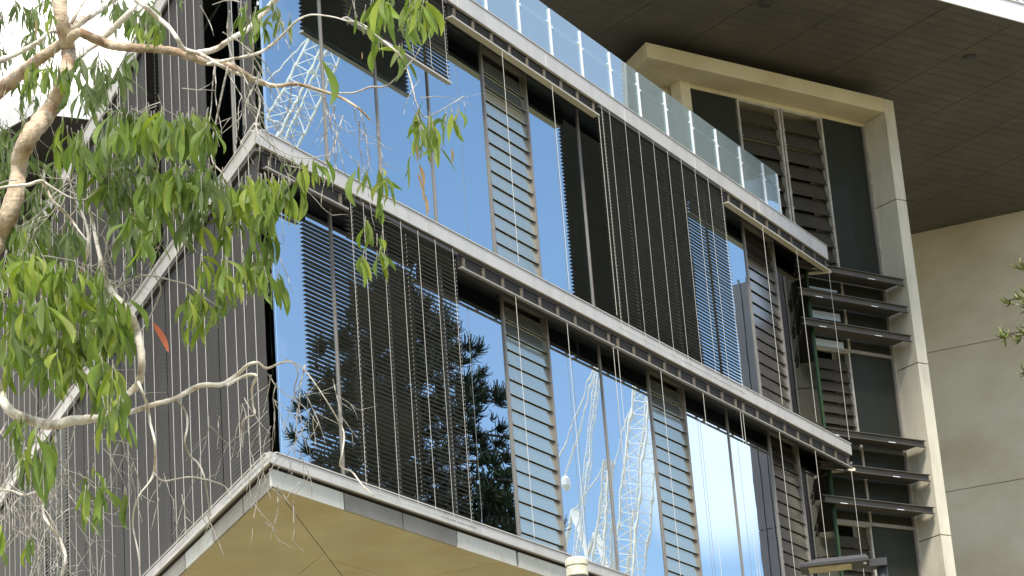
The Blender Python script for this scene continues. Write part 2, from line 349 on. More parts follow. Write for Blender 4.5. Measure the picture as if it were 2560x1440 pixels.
# ground floor core that carries the wing
mb = MB(); mb.prism([q[:2] for q in [FR_.P(9, -2.5, 0), FR_.P(17, -2.5, 0), FR_.P(17, -6, 0), FL_.P(16, -2.5, 0), FL_.P(9, -2.5, 0)]], 0, 8.6); mb.build('ground_floor_core', MT['concrete'], bld)

def pane(F, s0, s1, z0, z1, m, off=SB):
    mb = MB(); mb.box(F, s0+.012, s1-.012, -off-.024, -off, z0, z1); return mb.build('window_pane', m, bld)
def mullion(F, s, z0, z1, w=.05, off=SB, m='mull', pr=.018):
    mb = MB(); mb.box(F, s-w/2, s+w/2, -off-.09, -off+pr, z0, z1); return mb.build('mullion', MT[m], bld, bevel=.004)
def louvre(F, s0, s1, z0, z1, off=SB, pitch=.205, bm=None, tilt=7, parent=None, fm='mull', dep=None, th=.008, wfr=.042):
    """a louvred opening: two posts with blade clips, and each blade a piece of its own"""
    par = parent or bld
    zc0, zc1 = z0, z1
    fr = MB()
    for s in (s0, s1): fr.box(F, s-wfr/2, s+wfr/2, -off-.08, -off+.02, z0, z1)
    fr.box(F, s0+wfr/2, s1-wfr/2, -off-.07, -off+.012, z0, z0+.04); fr.box(F, s0+wfr/2, s1-wfr/2, -off-.07, -off+.012, z1-.04, z1)
    lw = fr.build('louvre_window', MT[fm], par)
    cl = MB(); n = int((z1-z0-.1)/pitch); b0 = None
    tt = radians(tilt)
    for k in range(n):
        z = z0+.05+k*pitch; h = (dep or pitch-.008)
        base = F.P(s0+wfr/2+.006, -off, z)
        if b0 is None:
            mb = MB(); v = []
            for dz, do in ((0, 0), (h, -h*tan(tt))):
                v += [F.P(s0+wfr/2+.006, -off-.004+do, z+dz), F.P(s1-wfr/2-.006, -off-.004+do, z+dz), F.P(s1-wfr/2-.006, -off-.004-th+do, z+dz), F.P(s0+wfr/2+.006, -off-.004-th+do, z+dz)]
            mb.hexa(v); o = mb.build('louvre_blade', bm or GLB, lw, loc=base); b0 = o
        else: link('louvre_blade', b0.data, base, lw)
        for s in (s0+wfr/2+.02, s1-wfr/2-.02): cl.box(F, s-.012, s+.012, -off+.004, -off+.014, z-.004, z+.022)
    if n: cl.build('blade_clip', MT['mull'], lw)['kind'] = 'stuff'
    return lw
zA0, zA1, zB0, zB1 = ZM+.02, ZT-.26, ZB+.02, ZM-.24
A_ed = [.744, 2.02, 3.24, 4.54, 6.05, 7.30, 8.87, 10.35, 11.78, 13.2, 14.70, 15.93, 17.34]
B_ed = [.744, 2.01, 3.24, 4.54, 6.12, 7.35, 8.90, 10.45, 11.64, 13.2, 14.82, 15.99, 17.34]
for ed, z0, z1, lv, g in ((A_ed, zA0, zA1, (4, 10), GL), (B_ed, zB0, zB1, (4, 7, 10), GL2)):
    for i in range(len(ed)-1):
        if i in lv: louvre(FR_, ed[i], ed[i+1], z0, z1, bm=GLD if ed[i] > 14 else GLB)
        else: pane(FR_, ed[i], ed[i+1], z0, z1, g if ed[i] < 15.5 else GLE)
        if i and i not in lv and i-1 not in lv: mullion(FR_, ed[i], z0, z1, .035)
    mb = MB(); mb.box(FR_, 17.335, 17.36, -SB-.05, -SB+.03, z0, z1); mb.build('glass_edge', MT['green'], bld)
    ls = [.744]+[.744+1.32*k for k in range(1, 15)]
    for i in range(len(ls)-1):
        pane(FL_, ls[i], ls[i+1], z0, z1, GL)
        mullion(FL_, ls[i+1], z0, z1, .035)

# ------------------------------------------------------------------ blinds
SP = .055
_slat = {}
def slat_mesh(F, ln, tilt, m, sw=.064):
    cv = .004 if tilt < 50 else .0015; tilt = tilt if tilt < 50 else 84
    key = (id(F), round(ln, 3), tilt, m, sw)
    if key in _slat: return _slat[key]
    w, r = sw, []
    for i, x in enumerate((-1, -.35, .35, 1)):
        a = x*w/2; b = cv*(1-x*x); r.append((a, b))
    t = radians(tilt); pts = [(a*cos(t)-b*sin(t)*0, b - a*sin(t)) for a, b in r]       # a outward, inner edge higher
    pts = pts + [(a, b+.0014) for a, b in pts[::-1]]
    v = []
    for s in (0, ln):
        for a, b in pts: v.append(F.u*s + F.n*a + ZV*b)
    n = len(pts); f = [tuple(range(n)), tuple(range(n, 2*n))[::-1]]+[(i, n+i, n+(i+1) % n, (i+1) % n) for i in range(n)]
    me = bpy.data.meshes.new('slat'); me.from_pydata([list(map(float, q)) for q in v], [], f); me.update(); me.materials.append(MT[m])
    _slat[key] = me; return me
def cord(F, s, o, z0, z1, r=(.0031 if F is FL_ else .0024), par=None, name='guide_cord', hook=True):
    mb = MB(); pts = [F.P(s, o, z1), F.P(s, o, (z0+z1)/2), F.P(s, o, z0+.06)]
    if hook: pts += [F.P(s+.012, o+.008, z0+.03), F.P(s+.04, o+.012, z0-.005)]
    mb.tube(pts, r, 5); return mb.build(name, MT['cord'], par)
def blind(F, s0, s1, zt_, zb, cords, label, group, tilt=15, m='slat', o=-.035, sw=.064, ladders=()):
    t = empty('venetian_blind', F.P(s0, o, zb)); tag(t, label, 'blind', group)
    me = slat_mesh(F, s1-s0-.02, tilt, m, sw); n = int((zt_-zb-.12)/SP)
    for k in range(n):
        j = rng.uniform(-.0025, .0025)
        link('slat', me, F.P(s0+.01+rng.uniform(-.004, .004), o, zb+.075+k*SP+j), t)
    mb = MB(); mb.box(F, s0, s1, o-.035, o+.035, zb, zb+.022); mb.build('bottom_rail', MT['rail' if m == 'slatw' else 'fascia'], t)
    mb = MB(); mb.box(F, s0, s1, o-.04, o+.04, zt_-.05, zt_-.004); mb.build('head_rail', MT['slab'], t)
    for s in cords: cord(F, s, .014, zb, zt_, par=t, r=(.0031 if F is FL_ else .0024))
    for s in ladders:
        mb = MB()
        for k in range(0, n): mb.box(F, s-.003, s+.003, o+.033, o+.0345, zb+.075+k*SP, zb+.075+k*SP+.016)
        lo = mb.build('ladder_tape', MT['cord' if m == 'slat' else 'mull'], t); lo['kind'] = 'stuff'
    return t
gr, gl_ = 'venetian blinds lowered on the long right face', 'venetian blinds lowered on the steep left face'
blind(FR_, 8.90, 13.24, ZT-.26, ZM-.11, [8.96, 9.21, 9.72, 10.18, 10.66, 11.15, 11.63, 12.13, 12.6, 13.1], 'wide dark blind fully lowered over the upper storey at the middle of the long face', gr, ladders=(9.02, 13.17))
blind(FR_, 2.08, 4.58, ZT-.26, 14.80, [2.25, 2.7, 3.15, 3.6, 4.05, 4.45], 'dark blind stopped halfway down the upper storey above the pale crane reflection', gr, ladders=(4.52,))
blind(FR_, 1.86, 4.39, ZM-.24, 8.87, [1.90, 2.18, 2.6, 3.02, 3.42, 3.83, 4.26], 'dark slatted blind lowered over the lower storey across the reflected pine', gr, tilt=9, sw=.053, ladders=(1.95, 3.15, 4.33))
# the half lowered blind ends in a rail carried on short brackets
def raised(F, s0, s1, z, wires, zend, label, group):
    t = empty('raised_blind', F.P(s0, 0, z)); tag(t, label, 'blind', group); dpt = -.085 if z > 14 else -.02; lowm = MT['rail'] if z > 14 else MT['railb']
    v = []
    mb = MB(); mb.box(F, s0, s1, dpt, .022, z-.008, z+.004); mb.build('bottom_rail', lowm, t)
    mb = MB(); mb.box(F, s0, s1, .015, .024, z+.0045, z+.014); mb.build('rail_lip', MT['fascia'], t)
    mb = MB(); mb.box(F, s0+.02, s1-.02, -.13, -.048, z+.0045, z+.195); mb.build('slat_stack', MT['gap'], t)
    n = max(2, int(round((s1-s0)/.485)))
    for k in range(n):
        s = s0+.12+k*(s1-s0-.24)/(n-1)
        mb = MB(); mb.box(F, s-.010, s+.010, -.028, .006, z+.004, z+.16); mb.box(F, s-.018, s+.018, -.028, .006, z+.150, z+.16); mb.build('bracket', MT['brk'], t)
    for s in wires: cord(F, s, .014, zend, z, par=t, hook=False, name='guide_wire', r=.0034)
    return t
g2 = 'raised blinds under the floor edges of the right face'
raised(FR_, 4.66, 8.86, 15.79, [6.0, 7.42, 8.84], ZM+.0, 'raised blind on a cream rail below the parapet between the half and fully lowered blinds', g2)
raised(FR_, 13.3, 17.58, 15.79, [14.67, 16.08, 17.5], ZM+.0, 'raised blind on a cream rail under the parapet beside the concrete tower', g2)
raised(FR_, .15, 1.84, 12.24, [], ZB, 'short raised blind under the middle floor edge at the pointed corner', g2)
raised(FR_, 4.44, 8.68, 12.24, [5.84, 7.26, 8.62], ZB, 'raised blind under the middle floor edge just right of the reflected pine', g2)
raised(FR_, 8.72, 12.94, 12.24, [8.76, 10.13, 11.56, 12.9], ZB, 'raised blind under the middle floor edge over the two reflected crane booms', g2)
raised(FR_, 12.98, 17.5, 12.24, [13.0, 14.4, 15.86, 17.42], ZB, 'raised blind under the middle floor edge at the far end by the steel fins', g2)
for z in (15.79, 12.24):                              # return brackets closing the rail at the far end
    t = empty('rail_return', FR_.P(17.5, -.3, z)); tag(t, 'thin metal return bracket closing the blind rail at the %s floor edge by the tower' % ('parapet' if z > 14 else 'middle'), 'bracket', 'return brackets at the far end')
    mb = MB(); mb.bar(FR_.P(17.60, .02, z), FR_.P(17.44, -.34, z), .02, .05); mb.build('arm', MT['rail'], t)
    mb = MB(); mb.bar(FR_.P(17.60, -.02, z+.12), FR_.P(17.52, -.36, z+.12), .02, .04); mb.build('arm', MT['mull'], t)
LC = [.27, .68, 1.05, 1.48, 1.93, 2.36, 2.75, 3.16, 3.56, 3.96, 4.36, 4.86, 5.37, 5.87, 6.37, 6.88, 7.39, 7.88, 8.34, 8.78, 9.23, 9.65, 10.1, 10.6, 11.0, 11.45, 11.9, 12.4, 12.9, 13.35, 13.8, 14.25, 14.7, 15.1, 15.6]
def lblind(s0, s1, zt_, zb, label, tilt=72, m='slatd', ladders=()):
    s1 += .05
    blind(FL_, s0, s1, zt_, zb, [s for s in LC if s0+.04 < s < s1-.03], label, gl_, tilt=tilt, m=m, ladders=ladders)
wA, wB = (ZT-.26, ZM+.05), (ZM-.22, 8.87)
lblind(2.10, 4.34, *wA, 'dark blind on the upper left storey next to the bare corner glass', ladders=(2.16, 2.98))
lblind(4.40, 4.98, *wA, 'narrow blind with paler open slats on the upper left storey below the thick bough', tilt=30, m='slat', ladders=(4.44,))
lblind(5.04, 7.35, *wA, 'dark blind on the upper left storey just under the bough over the white sky', ladders=(5.1,))
lblind(7.42, 9.9, *wA, 'dark blind on the upper left storey half hidden by leaves below the far roof')
lblind(9.98, 12.4, *wA, 'dark blind on the upper left storey almost hidden behind the curving trunk')
lblind(12.5, 14.9, *wA, 'dark blind far out on the upper left storey behind thick foliage')
lblind(15.0, 17.4, *wA, 'dark blind furthest out on the upper left storey behind thick foliage')
lblind(.05, 1.90, *wB, 'dark blind on the lower left storey at the pointed corner of the wing', ladders=(.30, 1.1))
lblind(1.96, 4.33, *wB, 'dark blind on the lower left storey second from the pointed corner', ladders=(2.0, 3.16, 4.28))
lblind(4.40, 6.86, *wB, 'dark blind on the lower left storey third from the pointed corner, below the red leaf', ladders=(4.45, 6.0))
lblind(6.93, 9.20, *wB, 'dark blind on the lower left storey beside the small leaf sprays over bare twigs', ladders=(8.1,))
lblind(9.27, 10.36, *wB, 'narrow dark blind on the lower left storey right of the bright open slats')
lblind(10.43, 12.0, *wB, 'blind with wide open slats shining white at the lower left corner', tilt=26, m='slatw', ladders=(10.5,))
lblind(12.07, 14.5, *wB, 'dark blind on the lower left storey behind the tangle of dead twigs')
lblind(14.57, 17.0, *wB, 'dark blind furthest out on the lower left storey behind twigs')
blind(FL_, .05, .62, *wA, [.3, .7], 'narrow dark blind strip wrapping the upper glass corner behind hanging twigs', gl_, tilt=72, m='slatd')

# ------------------------------------------------------------------ glass balustrade on the parapet
bal = empty('glass_balustrade', FR_.P(1.2, -.05, ZT+.03)); tag(bal, 'frameless glass balustrade with slim white posts along the sloping parapet', 'balustrade')
ps = [15.075-.935*k for k in range(15)][::-1]+[15.67]
mb = MB(); mb.box(FR_, -.017, .017, -.02, .02, ZT+.012, ZT+.77)
pm = mb.build('post', MT['white'], bal, loc=FR_.P(0, 0, ZT+.012)); pm.location = FR_.P(ps[0], -.035, ZT+.012)-WL[bal.name]
mb = MB()
for s, z in ((-.055, .56), (.055, .50)):
    mb.bar(FR_.P(0, -.0, ZT+z), FR_.P(s, .0, ZT+z), .014); mb.tube([FR_.P(s, -.016, ZT+z), FR_.P(s, .018, ZT+z)], .019, 8)
clipo = mb.build('clip', MT['white'], pm, loc=FR_.P(0, 0, ZT+.5)); clipo.location = (0, 0, .488)
for s in ps[1:]:
    q = link('post', pm.data, FR_.P(s, -.035, ZT+.012), bal); c = link('clip', clipo.data, FR_.P(s, -.035, ZT+.5), q)
for a, b in zip(ps[:-1], ps[1:]):
    mb = MB(); mb.box(FR_, a+.02, b-.02, -.041, -.029, ZT+.05, ZT+.80); mb.build('glass_panel', GLF, bal)
mb = MB(); mb.box(FR_, ps[-1], ps[-1]+.012, -1.2, -.07, ZT+.05, ZT+.78); mb.build('glass_panel', GLF, bal)
for o in (-.35, -1.25):
    link('post', pm.data, FR_.P(ps[-1]-.1, o, ZT+.012), bal)
mb = MB(); mb.tube([FR_.P(1.8, -.10, ZT+.60), FR_.P(ps[-1]-.06, -.10, ZT+.60)], .021, 8); mb.build('inner_rail', MT['white'], bal)

# ------------------------------------------------------------------ concrete tower
tw = empty('concrete_tower', FT.P(2.1, 0, 0)); tag(tw, 'pale concrete framed tower with stacked brown louvres and dark grey steel fins', 'building')
DEP = .58
jz = [0, 2.0, 5.1, 8.17, 11.26, 14.36, 17.45]
for i, (a, b) in enumerate(zip(jz, jz[1:]+[19.42])):
    mb = MB(); mb.box(FT, 1.85, 2.1, -DEP-.05, 0, a+.008, b-.008); mb.build('column_panel', MT['concrete2'], tw, bevel=.006)
mb = MB(); mb.box(FT, 1.87, 2.08, -5, -DEP-.02, 0, 19.3); mb.build('side_wall', MT['concrete2'], tw)
# hood slab: front edge, then back along the wing's own direction on the left
p1 = FT.P(-3.64, 0, 0); p2 = FT.P(1.848, 0, 0); p3 = FT.P(1.848, -5, 0); p4 = p1+uL*6
mb = MB(); mb.prism([q[:2] for q in (p1, p2, p3, p4)], 19.14, 19.42); mb.build('hood_slab', MT['concrete'], tw, bevel=.01)
mb = MB(); mb.box(FT, -2.52, -2.30, -DEP-.2, -DEP+.06, 5, 19.138); mb.build('corner_post', MT['concrete'], tw)
mb = MB(); a = FT.P(-2.52, -DEP-.12, 12); mb.bar(FT.P(-2.5, -DEP-.3, 12.57), FT.P(-2.5, -DEP-.3, 12.57)+uL*4.5, .2, 13.13); mb.build('return_wall', MT['concrete'], tw)
def tpane(s0, s1, z0, z1, m=GLT, off=DEP): mb = MB(); mb.box(FT, s0+.02, s1-.02, -off-.024, -off, z0, z1); mb.build('window_pane', m, tw)
def tmull(s, z0, z1, w=.05): mb = MB(); mb.box(FT, s-w/2, s+w/2, -DEP-.06, -DEP+.03, z0, z1); mb.build('mullion', MT['frame'], tw)
mb = MB(); mb.box(FT, -2.30, 1.85, -DEP-.05, -DEP+.02, 19.06, 19.137); mb.build('window_head', MT['concrete'], tw)
# upper window
tpane(-2.28, -1.22, 15.9, 19.06); louvre(FT, -1.19, -.24, 15.9, 19.06, off=DEP, pitch=.30, bm=MT['blade'], tilt=20, parent=tw, fm='frame', dep=.31, th=.02)
louvre(FT, -.17, .78, 15.9, 19.06, off=DEP, pitch=.30, bm=MT['blade'], tilt=20, parent=tw, fm='frame', dep=.31, th=.02)
tpane(.80, 1.83, 15.95, 19.06)
# bays between the fins, and the windows below
for z0, z1 in ((14.62, 15.9), (11.5, 12.95)):
    tpane(-2.28, -1.2, z0, z1); tpane(-1.2, -.2, z0, z1); tpane(-.2, .78, z0, z1); tpane(.78, 1.83, z0, z1)
    for s in (-1.2, -.2, .78): tmull(s, z0, z1, .045)
for z0, z1 in ((12.98, 14.6), (9.6, 11.48)):
    louvre(FT, -1.19, -.24, z0, z1, off=DEP, pitch=.2, bm=MT['blade'], tilt=20, parent=tw, fm='frame', dep=.21, th=.02)
    louvre(FT, -.17, .76, z0, z1, off=DEP, pitch=.2, bm=MT['blade'], tilt=20, parent=tw, fm='frame', dep=.21, th=.02)
    tpane(.80, 1.83, z0, z1)
mb = MB(); mb.box(FT, 1.81, 1.848, -DEP-.04, -DEP+.045, 5, 19.06); mb.build('window_jamb', MT['frame'], tw)
mb = MB(); mb.box(FT, 1.775, 1.80, -DEP-.04, -DEP+.035, 5, 19.05); mb.build('window_jamb', MT['mull'], tw)
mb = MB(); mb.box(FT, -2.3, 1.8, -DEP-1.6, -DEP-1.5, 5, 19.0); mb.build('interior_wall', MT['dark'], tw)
for z in (12.96, 15.9, 11.49, 14.61):
    mb = MB(); mb.box(FT, -2.28, 1.81, -DEP-.07, -DEP+.036, z-.03, z+.03); mb.build('transom', MT['mull'], tw)
# reflected sky behind the fins, painted as flat pale blue strips
for z0, z1 in ((15.12, 15.26), (14.62, 14.74), (15.66, 15.70)):
    mb = MB(); mb.box(FT, -1.0, .62, -DEP+.04, -DEP+.052, z0, z1); mb.build('sky_reflection_strip', mat('painted_sky_reflection', (.45, .55, .66), .2, 0, .06, 2), tw)
for z in (15.88, 15.37, 14.83, 12.90, 12.29, 11.71):
    mb = MB(); x0, x1 = -1.7, 1.80
    mb.box(FT, x0, x1, -DEP+.06, -.07, z-.012, z+.004); fo = mb.build('sunshade_fin', MT['fin'], tw)
    mb = MB()
    v = []
    mb.box(FT, x0, x1, -.069, -.012, z-.085, z-.074); mb.box(FT, x0, x1, -.069, -.057, z-.073, z+.020); mb.box(FT, x0, x1, -.069, -.004, z+.021, z+.032)
    mb.build('channel', MT['fin'], fo)
    for s in (-.4, .9):
        mb = MB(); mb.box(FT, s, s+.16, -.011, -.006, z-.086, z-.075); mb.build('joint_plate', MT['white'], fo)

# ------------------------------------------------------------------ big roof, its soffit boards, lights; wall behind
ZR = 19.70
rf = empty('overhanging_roof', FT.P(0, 3.15, ZR)); tag(rf, 'huge flat roof overhang with weathered dark board soffit and white edge', 'roof', kind='thing')
S0, S1, O0, O1 = -8.2, 11.0, -13.0, 3.15
sR = lambda o: min(12.0, 4.6+(3.15-o)*.76)
mb = MB(); mb.prism([FT.P(a, b, 0)[:2] for a, b in ((S0, O0), (S0, O1-.03), (sR(O1), O1-.03), (12.0, -6.58), (12.0, O0))], ZR+.03, ZR+.34); mb.build('roof_deck', MT['gap'], rf)
s = S0+.05
while s < sR(O1)-.01:
    e = min(sR(O1), s+1.58); mb = MB(); mb.box(FT, s+.006, e-.006, O1-.028, O1, ZR-.02, ZR+.34); mb.build('fascia_panel', MT['roofw'], rf); s = e
mb = MB(); mb.box(FT, S0, sR(O1), O1-.5, O1+.03, ZR+.345, ZR+.385); mb.build('roof_capping', MT['roofw'], rf)
mb = MB()
for k in range(60):
    s = S0+.2+k*.23
    if s > sR(O1)-.1: break
    mb.box(FT, s, s+.09, O1-.3, O1+.05, ZR+.385, ZR+.43)
rb = mb.build('roof_sheet_rib', MT['frame'], rf); rb['kind'] = 'stuff'
bw, bl = .262, 1.58; rest = MB(); meb = {}; cells = []
def in_view(p):
    d = p-CAM; z = d @ FW; x = (d @ right)/z*FPX; y = -(d @ upv)/z*FPX
    return abs(x) < 1330 and abs(y) < 760
js = [S0]+[2.19+1.58*k for k in range(-6, 6)]+[S1]
for r in range(int((O1-O0-.04)/bw)):
    o1 = O1-.035-r*bw; o0 = o1-bw
    for a, b in zip(js[:-1], js[1:]):
        b = min(b, sR(o1))
        if b-a < .15: continue
        m_ = FT.P((a+b)/2, (o0+o1)/2, ZR); hid = (a < 1.9 and o1 < -.2) or (-.9 < (m_[0]-1)*0 < -1)
        cells.append((0 if in_view(m_) and not hid else 1, np.linalg.norm(m_-CAM), a, b, o0, o1))
cells.sort()
for k, (hid, dist, a, b, o0, o1) in enumerate(cells):
    key = round(b-a, 3); z = ZR+rng.uniform(-.0015, .0015)
    if k < 296 and not hid:
        if key not in meb:
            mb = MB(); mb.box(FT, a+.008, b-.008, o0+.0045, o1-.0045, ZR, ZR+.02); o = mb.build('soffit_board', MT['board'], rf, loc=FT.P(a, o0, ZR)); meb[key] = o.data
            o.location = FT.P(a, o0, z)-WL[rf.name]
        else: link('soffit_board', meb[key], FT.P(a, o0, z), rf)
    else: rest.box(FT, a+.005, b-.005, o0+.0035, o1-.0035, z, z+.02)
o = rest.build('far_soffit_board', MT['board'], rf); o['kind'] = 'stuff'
for (s, o_, lab) in ((-2.36, 1.67, 'round black downlight in the roof soffit above the concrete hood'), (2.49, 1.63, 'round black downlight in the roof soffit near the white roof edge')):
    b = FT.P(s, o_, ZR-.05); t = empty('downlight', b); tag(t, lab, 'ceiling light', 'downlights in the big soffit')
    mb = MB(); mb.lathe(b, [(.115, .012), (.125, .035), (.125, .05)], 24); mb.build('trim_ring', MT['pole'], t)
    mb = MB(); mb.lathe(b, [(.085, 0), (.10, .011)], 24); mb.build('lens', MT['pole'], t)

# concrete wall at the right
wd = az(113.0); wn = A3(wd[1], -wd[0], 0);
wall_o = A3(8.6475, 50.6965, 0)
if wn @ (wall_o-CAM*A3(1, 1, 0)) > 0: wn = -wn
FWALL = Frame(wall_o, wd, wn)
def on_wall(px, py):
    d = ray(px, py); t = ((wall_o-CAM) @ wn)/(d @ wn); return CAM+t*d
gz = [on_wall(2320, 882)[2], on_wall(2365, 1230)[2]]
wl = empty('concrete_wall', FWALL.P(0, 0, 0)); tag(wl, 'tall weathered beige concrete wall with recessed joints under the roof overhang', 'wall', kind='thing')
zz = [0, gz[1]-8, gz[1]-4, gz[1], gz[0], ZR+.02]
for a, b in zip(zz[:-1], zz[1:]):
    mb = MB(); mb.box(FWALL, -4, 3.2, -.3, 0, a+.007, b-(.007 if b < 19 else 0)); mb.build('wall_panel', MT['wall'], wl)
mb = MB(); mb.box(FWALL, -3.9, 3.15, -.4, -.03, 0, ZR); mb.build('joint_backing', MT['gap'], wl)

dk = empty('dark_clad_block', FWALL.P(5.0, 0, 0)); tag(dk, 'dark grey ribbed building block mirrored in the last panes beside the steel fins', 'building')
for k in range(7):
    mb = MB(); mb.box(FWALL, 3.23, 6.85, -3, .45, k*2.8+.01, min(ZR, (k+1)*2.8)-.01); mb.build('cladding_panel', MT['clad'], dk)
for k in range(17):
    mb = MB(); s_ = 3.3+k*.21; mb.box(FWALL, s_, s_+.05, .452, .475, 0, ZR-.02); mb.build('rib', MT['clad'], dk)

# second roof seen past the left face
c0 = CAM + ray(90, 282)*((ZR-CAM[2])/ray(90, 282)[2])
l0 = c0 + az(-47)*7; r0 = c0 + az(62)*4.2
lr = empty('far_roof', A3(c0[0], c0[1], ZR)); tag(lr, 'pale edged flat roof corner with dark underside behind the left branches', 'roof', kind='thing')
q = [c0, r0, r0+az(-47)*7, l0]
mb = MB(); mb.prism([x[:2] for x in q], ZR, ZR+.30); mb.build('soffit', MT['slab'], lr)
for a, b in ((c0, r0), (c0, l0)):
    d = (b-a)/np.linalg.norm(b-a); L_ = np.linalg.norm(b-a); nn_ = A3(d[1], -d[0], 0)
    if nn_ @ (a-CAM) > 0: nn_ = -nn_
    F = Frame(a, d, nn_); s = 0
    while s < L_-.1:
        e = min(L_, s+1.6); mb = MB(); mb.box(F, s+.004, e-.004, .004, .03, ZR-.02, ZR+.34); mb.build('fascia_panel', MT['roofw'], lr); s = e
mb = MB(); mb.prism([x[:2] for x in (c0+az(5)*3, r0+az(-30)*2.0, r0+az(-47)*7, l0+az(5)*2)], 0, ZR-.01); mb.build('wall', MT['fin'], lr)

# ------------------------------------------------------------------ street lamp and vent pipe in the foreground
D = 19.0
a, b = W(2001, 1424, D), W(2186, 1408, D)
hd = W(2172, 1400, D); tip = W(2003, 1428, D)
u_ = (hd-tip)*A3(1, 1, 0); Lh = np.linalg.norm(u_); u_ /= Lh; n_ = A3(u_[1], -u_[0], 0)
FLMP = Frame(tip*A3(1, 1, 0), u_, n_); zl = (hd[2]+tip[2])/2-.04
lp = empty('street_lamp', FLMP.P(Lh+.09, .12, 0)); tag(lp, 'flat grey street lamp with yellowed lens at the lower right edge', 'street lamp')
mb = MB(); bev = .05
lo_ = [FLMP.P(0, -.02, zl), FLMP.P(Lh, -.02, zl), FLMP.P(Lh, .26, zl), FLMP.P(.0, .26, zl)]
hi_ = [FLMP.P(.12, .03, zl+.055), FLMP.P(Lh-.02, .03, zl+.055), FLMP.P(Lh-.02, .22, zl+.055), FLMP.P(.12, .22, zl+.055)]
mid_ = [p+ZV*.022 for p in lo_]
mb.add(lo_+mid_+hi_, [(0, 1, 2, 3), (0, 4, 5, 1), (1, 5, 6, 2), (2, 6, 7, 3), (3, 7, 4, 0), (4, 8, 9, 5), (5, 9, 10, 6), (6, 10, 11, 7), (7, 11, 8, 4), (8, 11, 10, 9)])
mb.build('lamp_head', MT['lampm'], lp)
mb = MB(); mb.box(FLMP, .06, Lh-.13, .02, .22, zl-.006, zl-.001); mb.build('lens', MT['lens'], lp)
mb = MB(); mb.box(FLMP, Lh+.002, Lh+.13, .06, .20, zl-.035, zl+.02); mb.build('arm_block', MT['lampm'], lp)
mb = MB(); mb.tube([FLMP.P(Lh+.09, .12, 0), FLMP.P(Lh+.09, .12, zl-.036)], .038, 14); mb.build('pole', MT['lampm'], lp, smooth=True)
mb = MB(); mb.tube([FLMP.P(Lh-.03, .2, zl-.012), FLMP.P(Lh-.03, .2, zl-.001)], .012, 10); mb.build('sensor', MT['white'], lp)
D = 15.0
vt = W(1440, 1394, D); px = D/FPX
vp_ = empty('vent_pipe', A3(vt[0], vt[1], 0)); tag(vp_, 'cream capped round pipe with dark sleeve rising at the bottom edge', 'pipe')
r = 27*px; zt_ = vt[2]
mb = MB(); mb.lathe(A3(vt[0], vt[1], zt_-.115), [(r*.95, 0), (r, .006), (r, .05), (r*.93, .058), (r*.93, .062), (r*1.06, .066), (r*1.04, .098), (r*.8, .113), (r*.3, .118)], 28); mb.build('cap', MT['pvc'], vp_, smooth=False, bevel=.0015)
mb = MB(); mb.lathe(A3(vt[0], vt[1], zt_-.5), [(r*.90, 0), (r*.90, .389)], 28); mb.build('sleeve', MT['pole'], vp_)
mb = MB(); mb.lathe(A3(vt[0], vt[1], 0), [(r*.86, 0), (r*.86, zt_-.501)], 24); mb.build('pipe', MT['pvc'], vp_)

# ------------------------------------------------------------------ leaves
def leaf_arr(ln, wd_, curve, fold, tintc, nseg=6, twist=0.):
    """hanging sickle leaf from the origin down -Z, width along X"""
    v, f, tcol = [], [], []
    for i in range(nseg+1):
        t = i/nseg; w = wd_*.5*(sin(pi*min(1, t*.93+.03))**.75)*(1-.25*t) if 0 < i < nseg else wd_*.03
        x = curve*sin(t*pi*.8)*ln*.3; z = -t*ln; y = .12*ln*sin(t*2.2)*fold
        ca, sa = cos(twist*t), sin(twist*t)
        for k, (dx, dy) in enumerate(((-w, fold*w*.35), (0, 0), (w, fold*w*.35))):
            v.append([x+dx*ca, y+dy+dx*sa, z])
    for i in range(nseg):
        for k in range(2):
            a = i*3+k; f.append((a, a+1, a+4, a+3))
    return np.array(v), f
TINTS = [(.135, .20, .036), (.10, .155, .032), (.17, .24, .038), (.075, .115, .032), (.115, .155, .062), (.15, .19, .09), (.23, .28, .045), (.10, .145, .04), (.145, .195, .045), (.17, .205, .06)]
NV = 14; lv = []
for i in range(NV):
    lv.append(leaf_arr(1.0, rng.uniform(.13, .25), rng.uniform(-1.2, 1.2), rng.uniform(.4, 1.0)*rng.choice([-1, 1]), None, twist=rng.uniform(-1.3, 1.3)))
def set_tint(me, arr):
    at = me.color_attributes.new('tint', 'FLOAT_COLOR', 'POINT'); at.data.foreach_set('color', np.c_[arr, np.ones(len(arr))].ravel())
lmesh = {}
def leaf_mesh(i, ti):
    if (i, ti) in lmesh: return lmesh[(i, ti)]
    v, f = lv[i]; me = bpy.data.meshes.new('leaf'); me.from_pydata(v.tolist(), [], f); me.polygons.foreach_set('use_smooth', [True]*len(f)); set_tint(me, np.tile(TINTS[ti], (len(v), 1))); me.materials.append(LEAF); lmesh[(i, ti)] = me; return me

def rotm(yaw, lean, la):
    cy, sy = cos(yaw), sin(yaw); Rz = np.array([[cy, -sy, 0], [sy, cy, 0], [0, 0, 1]])
    c, s = cos(lean), sin(lean); Ry = np.array([[c, 0, s], [0, 1, 0], [-s, 0, c]]); ca, sa = cos(la), sin(la); R2 = np.array([[ca, -sa, 0], [sa, ca, 0], [0, 0, 1]])
    return R2 @ Ry @ Rz

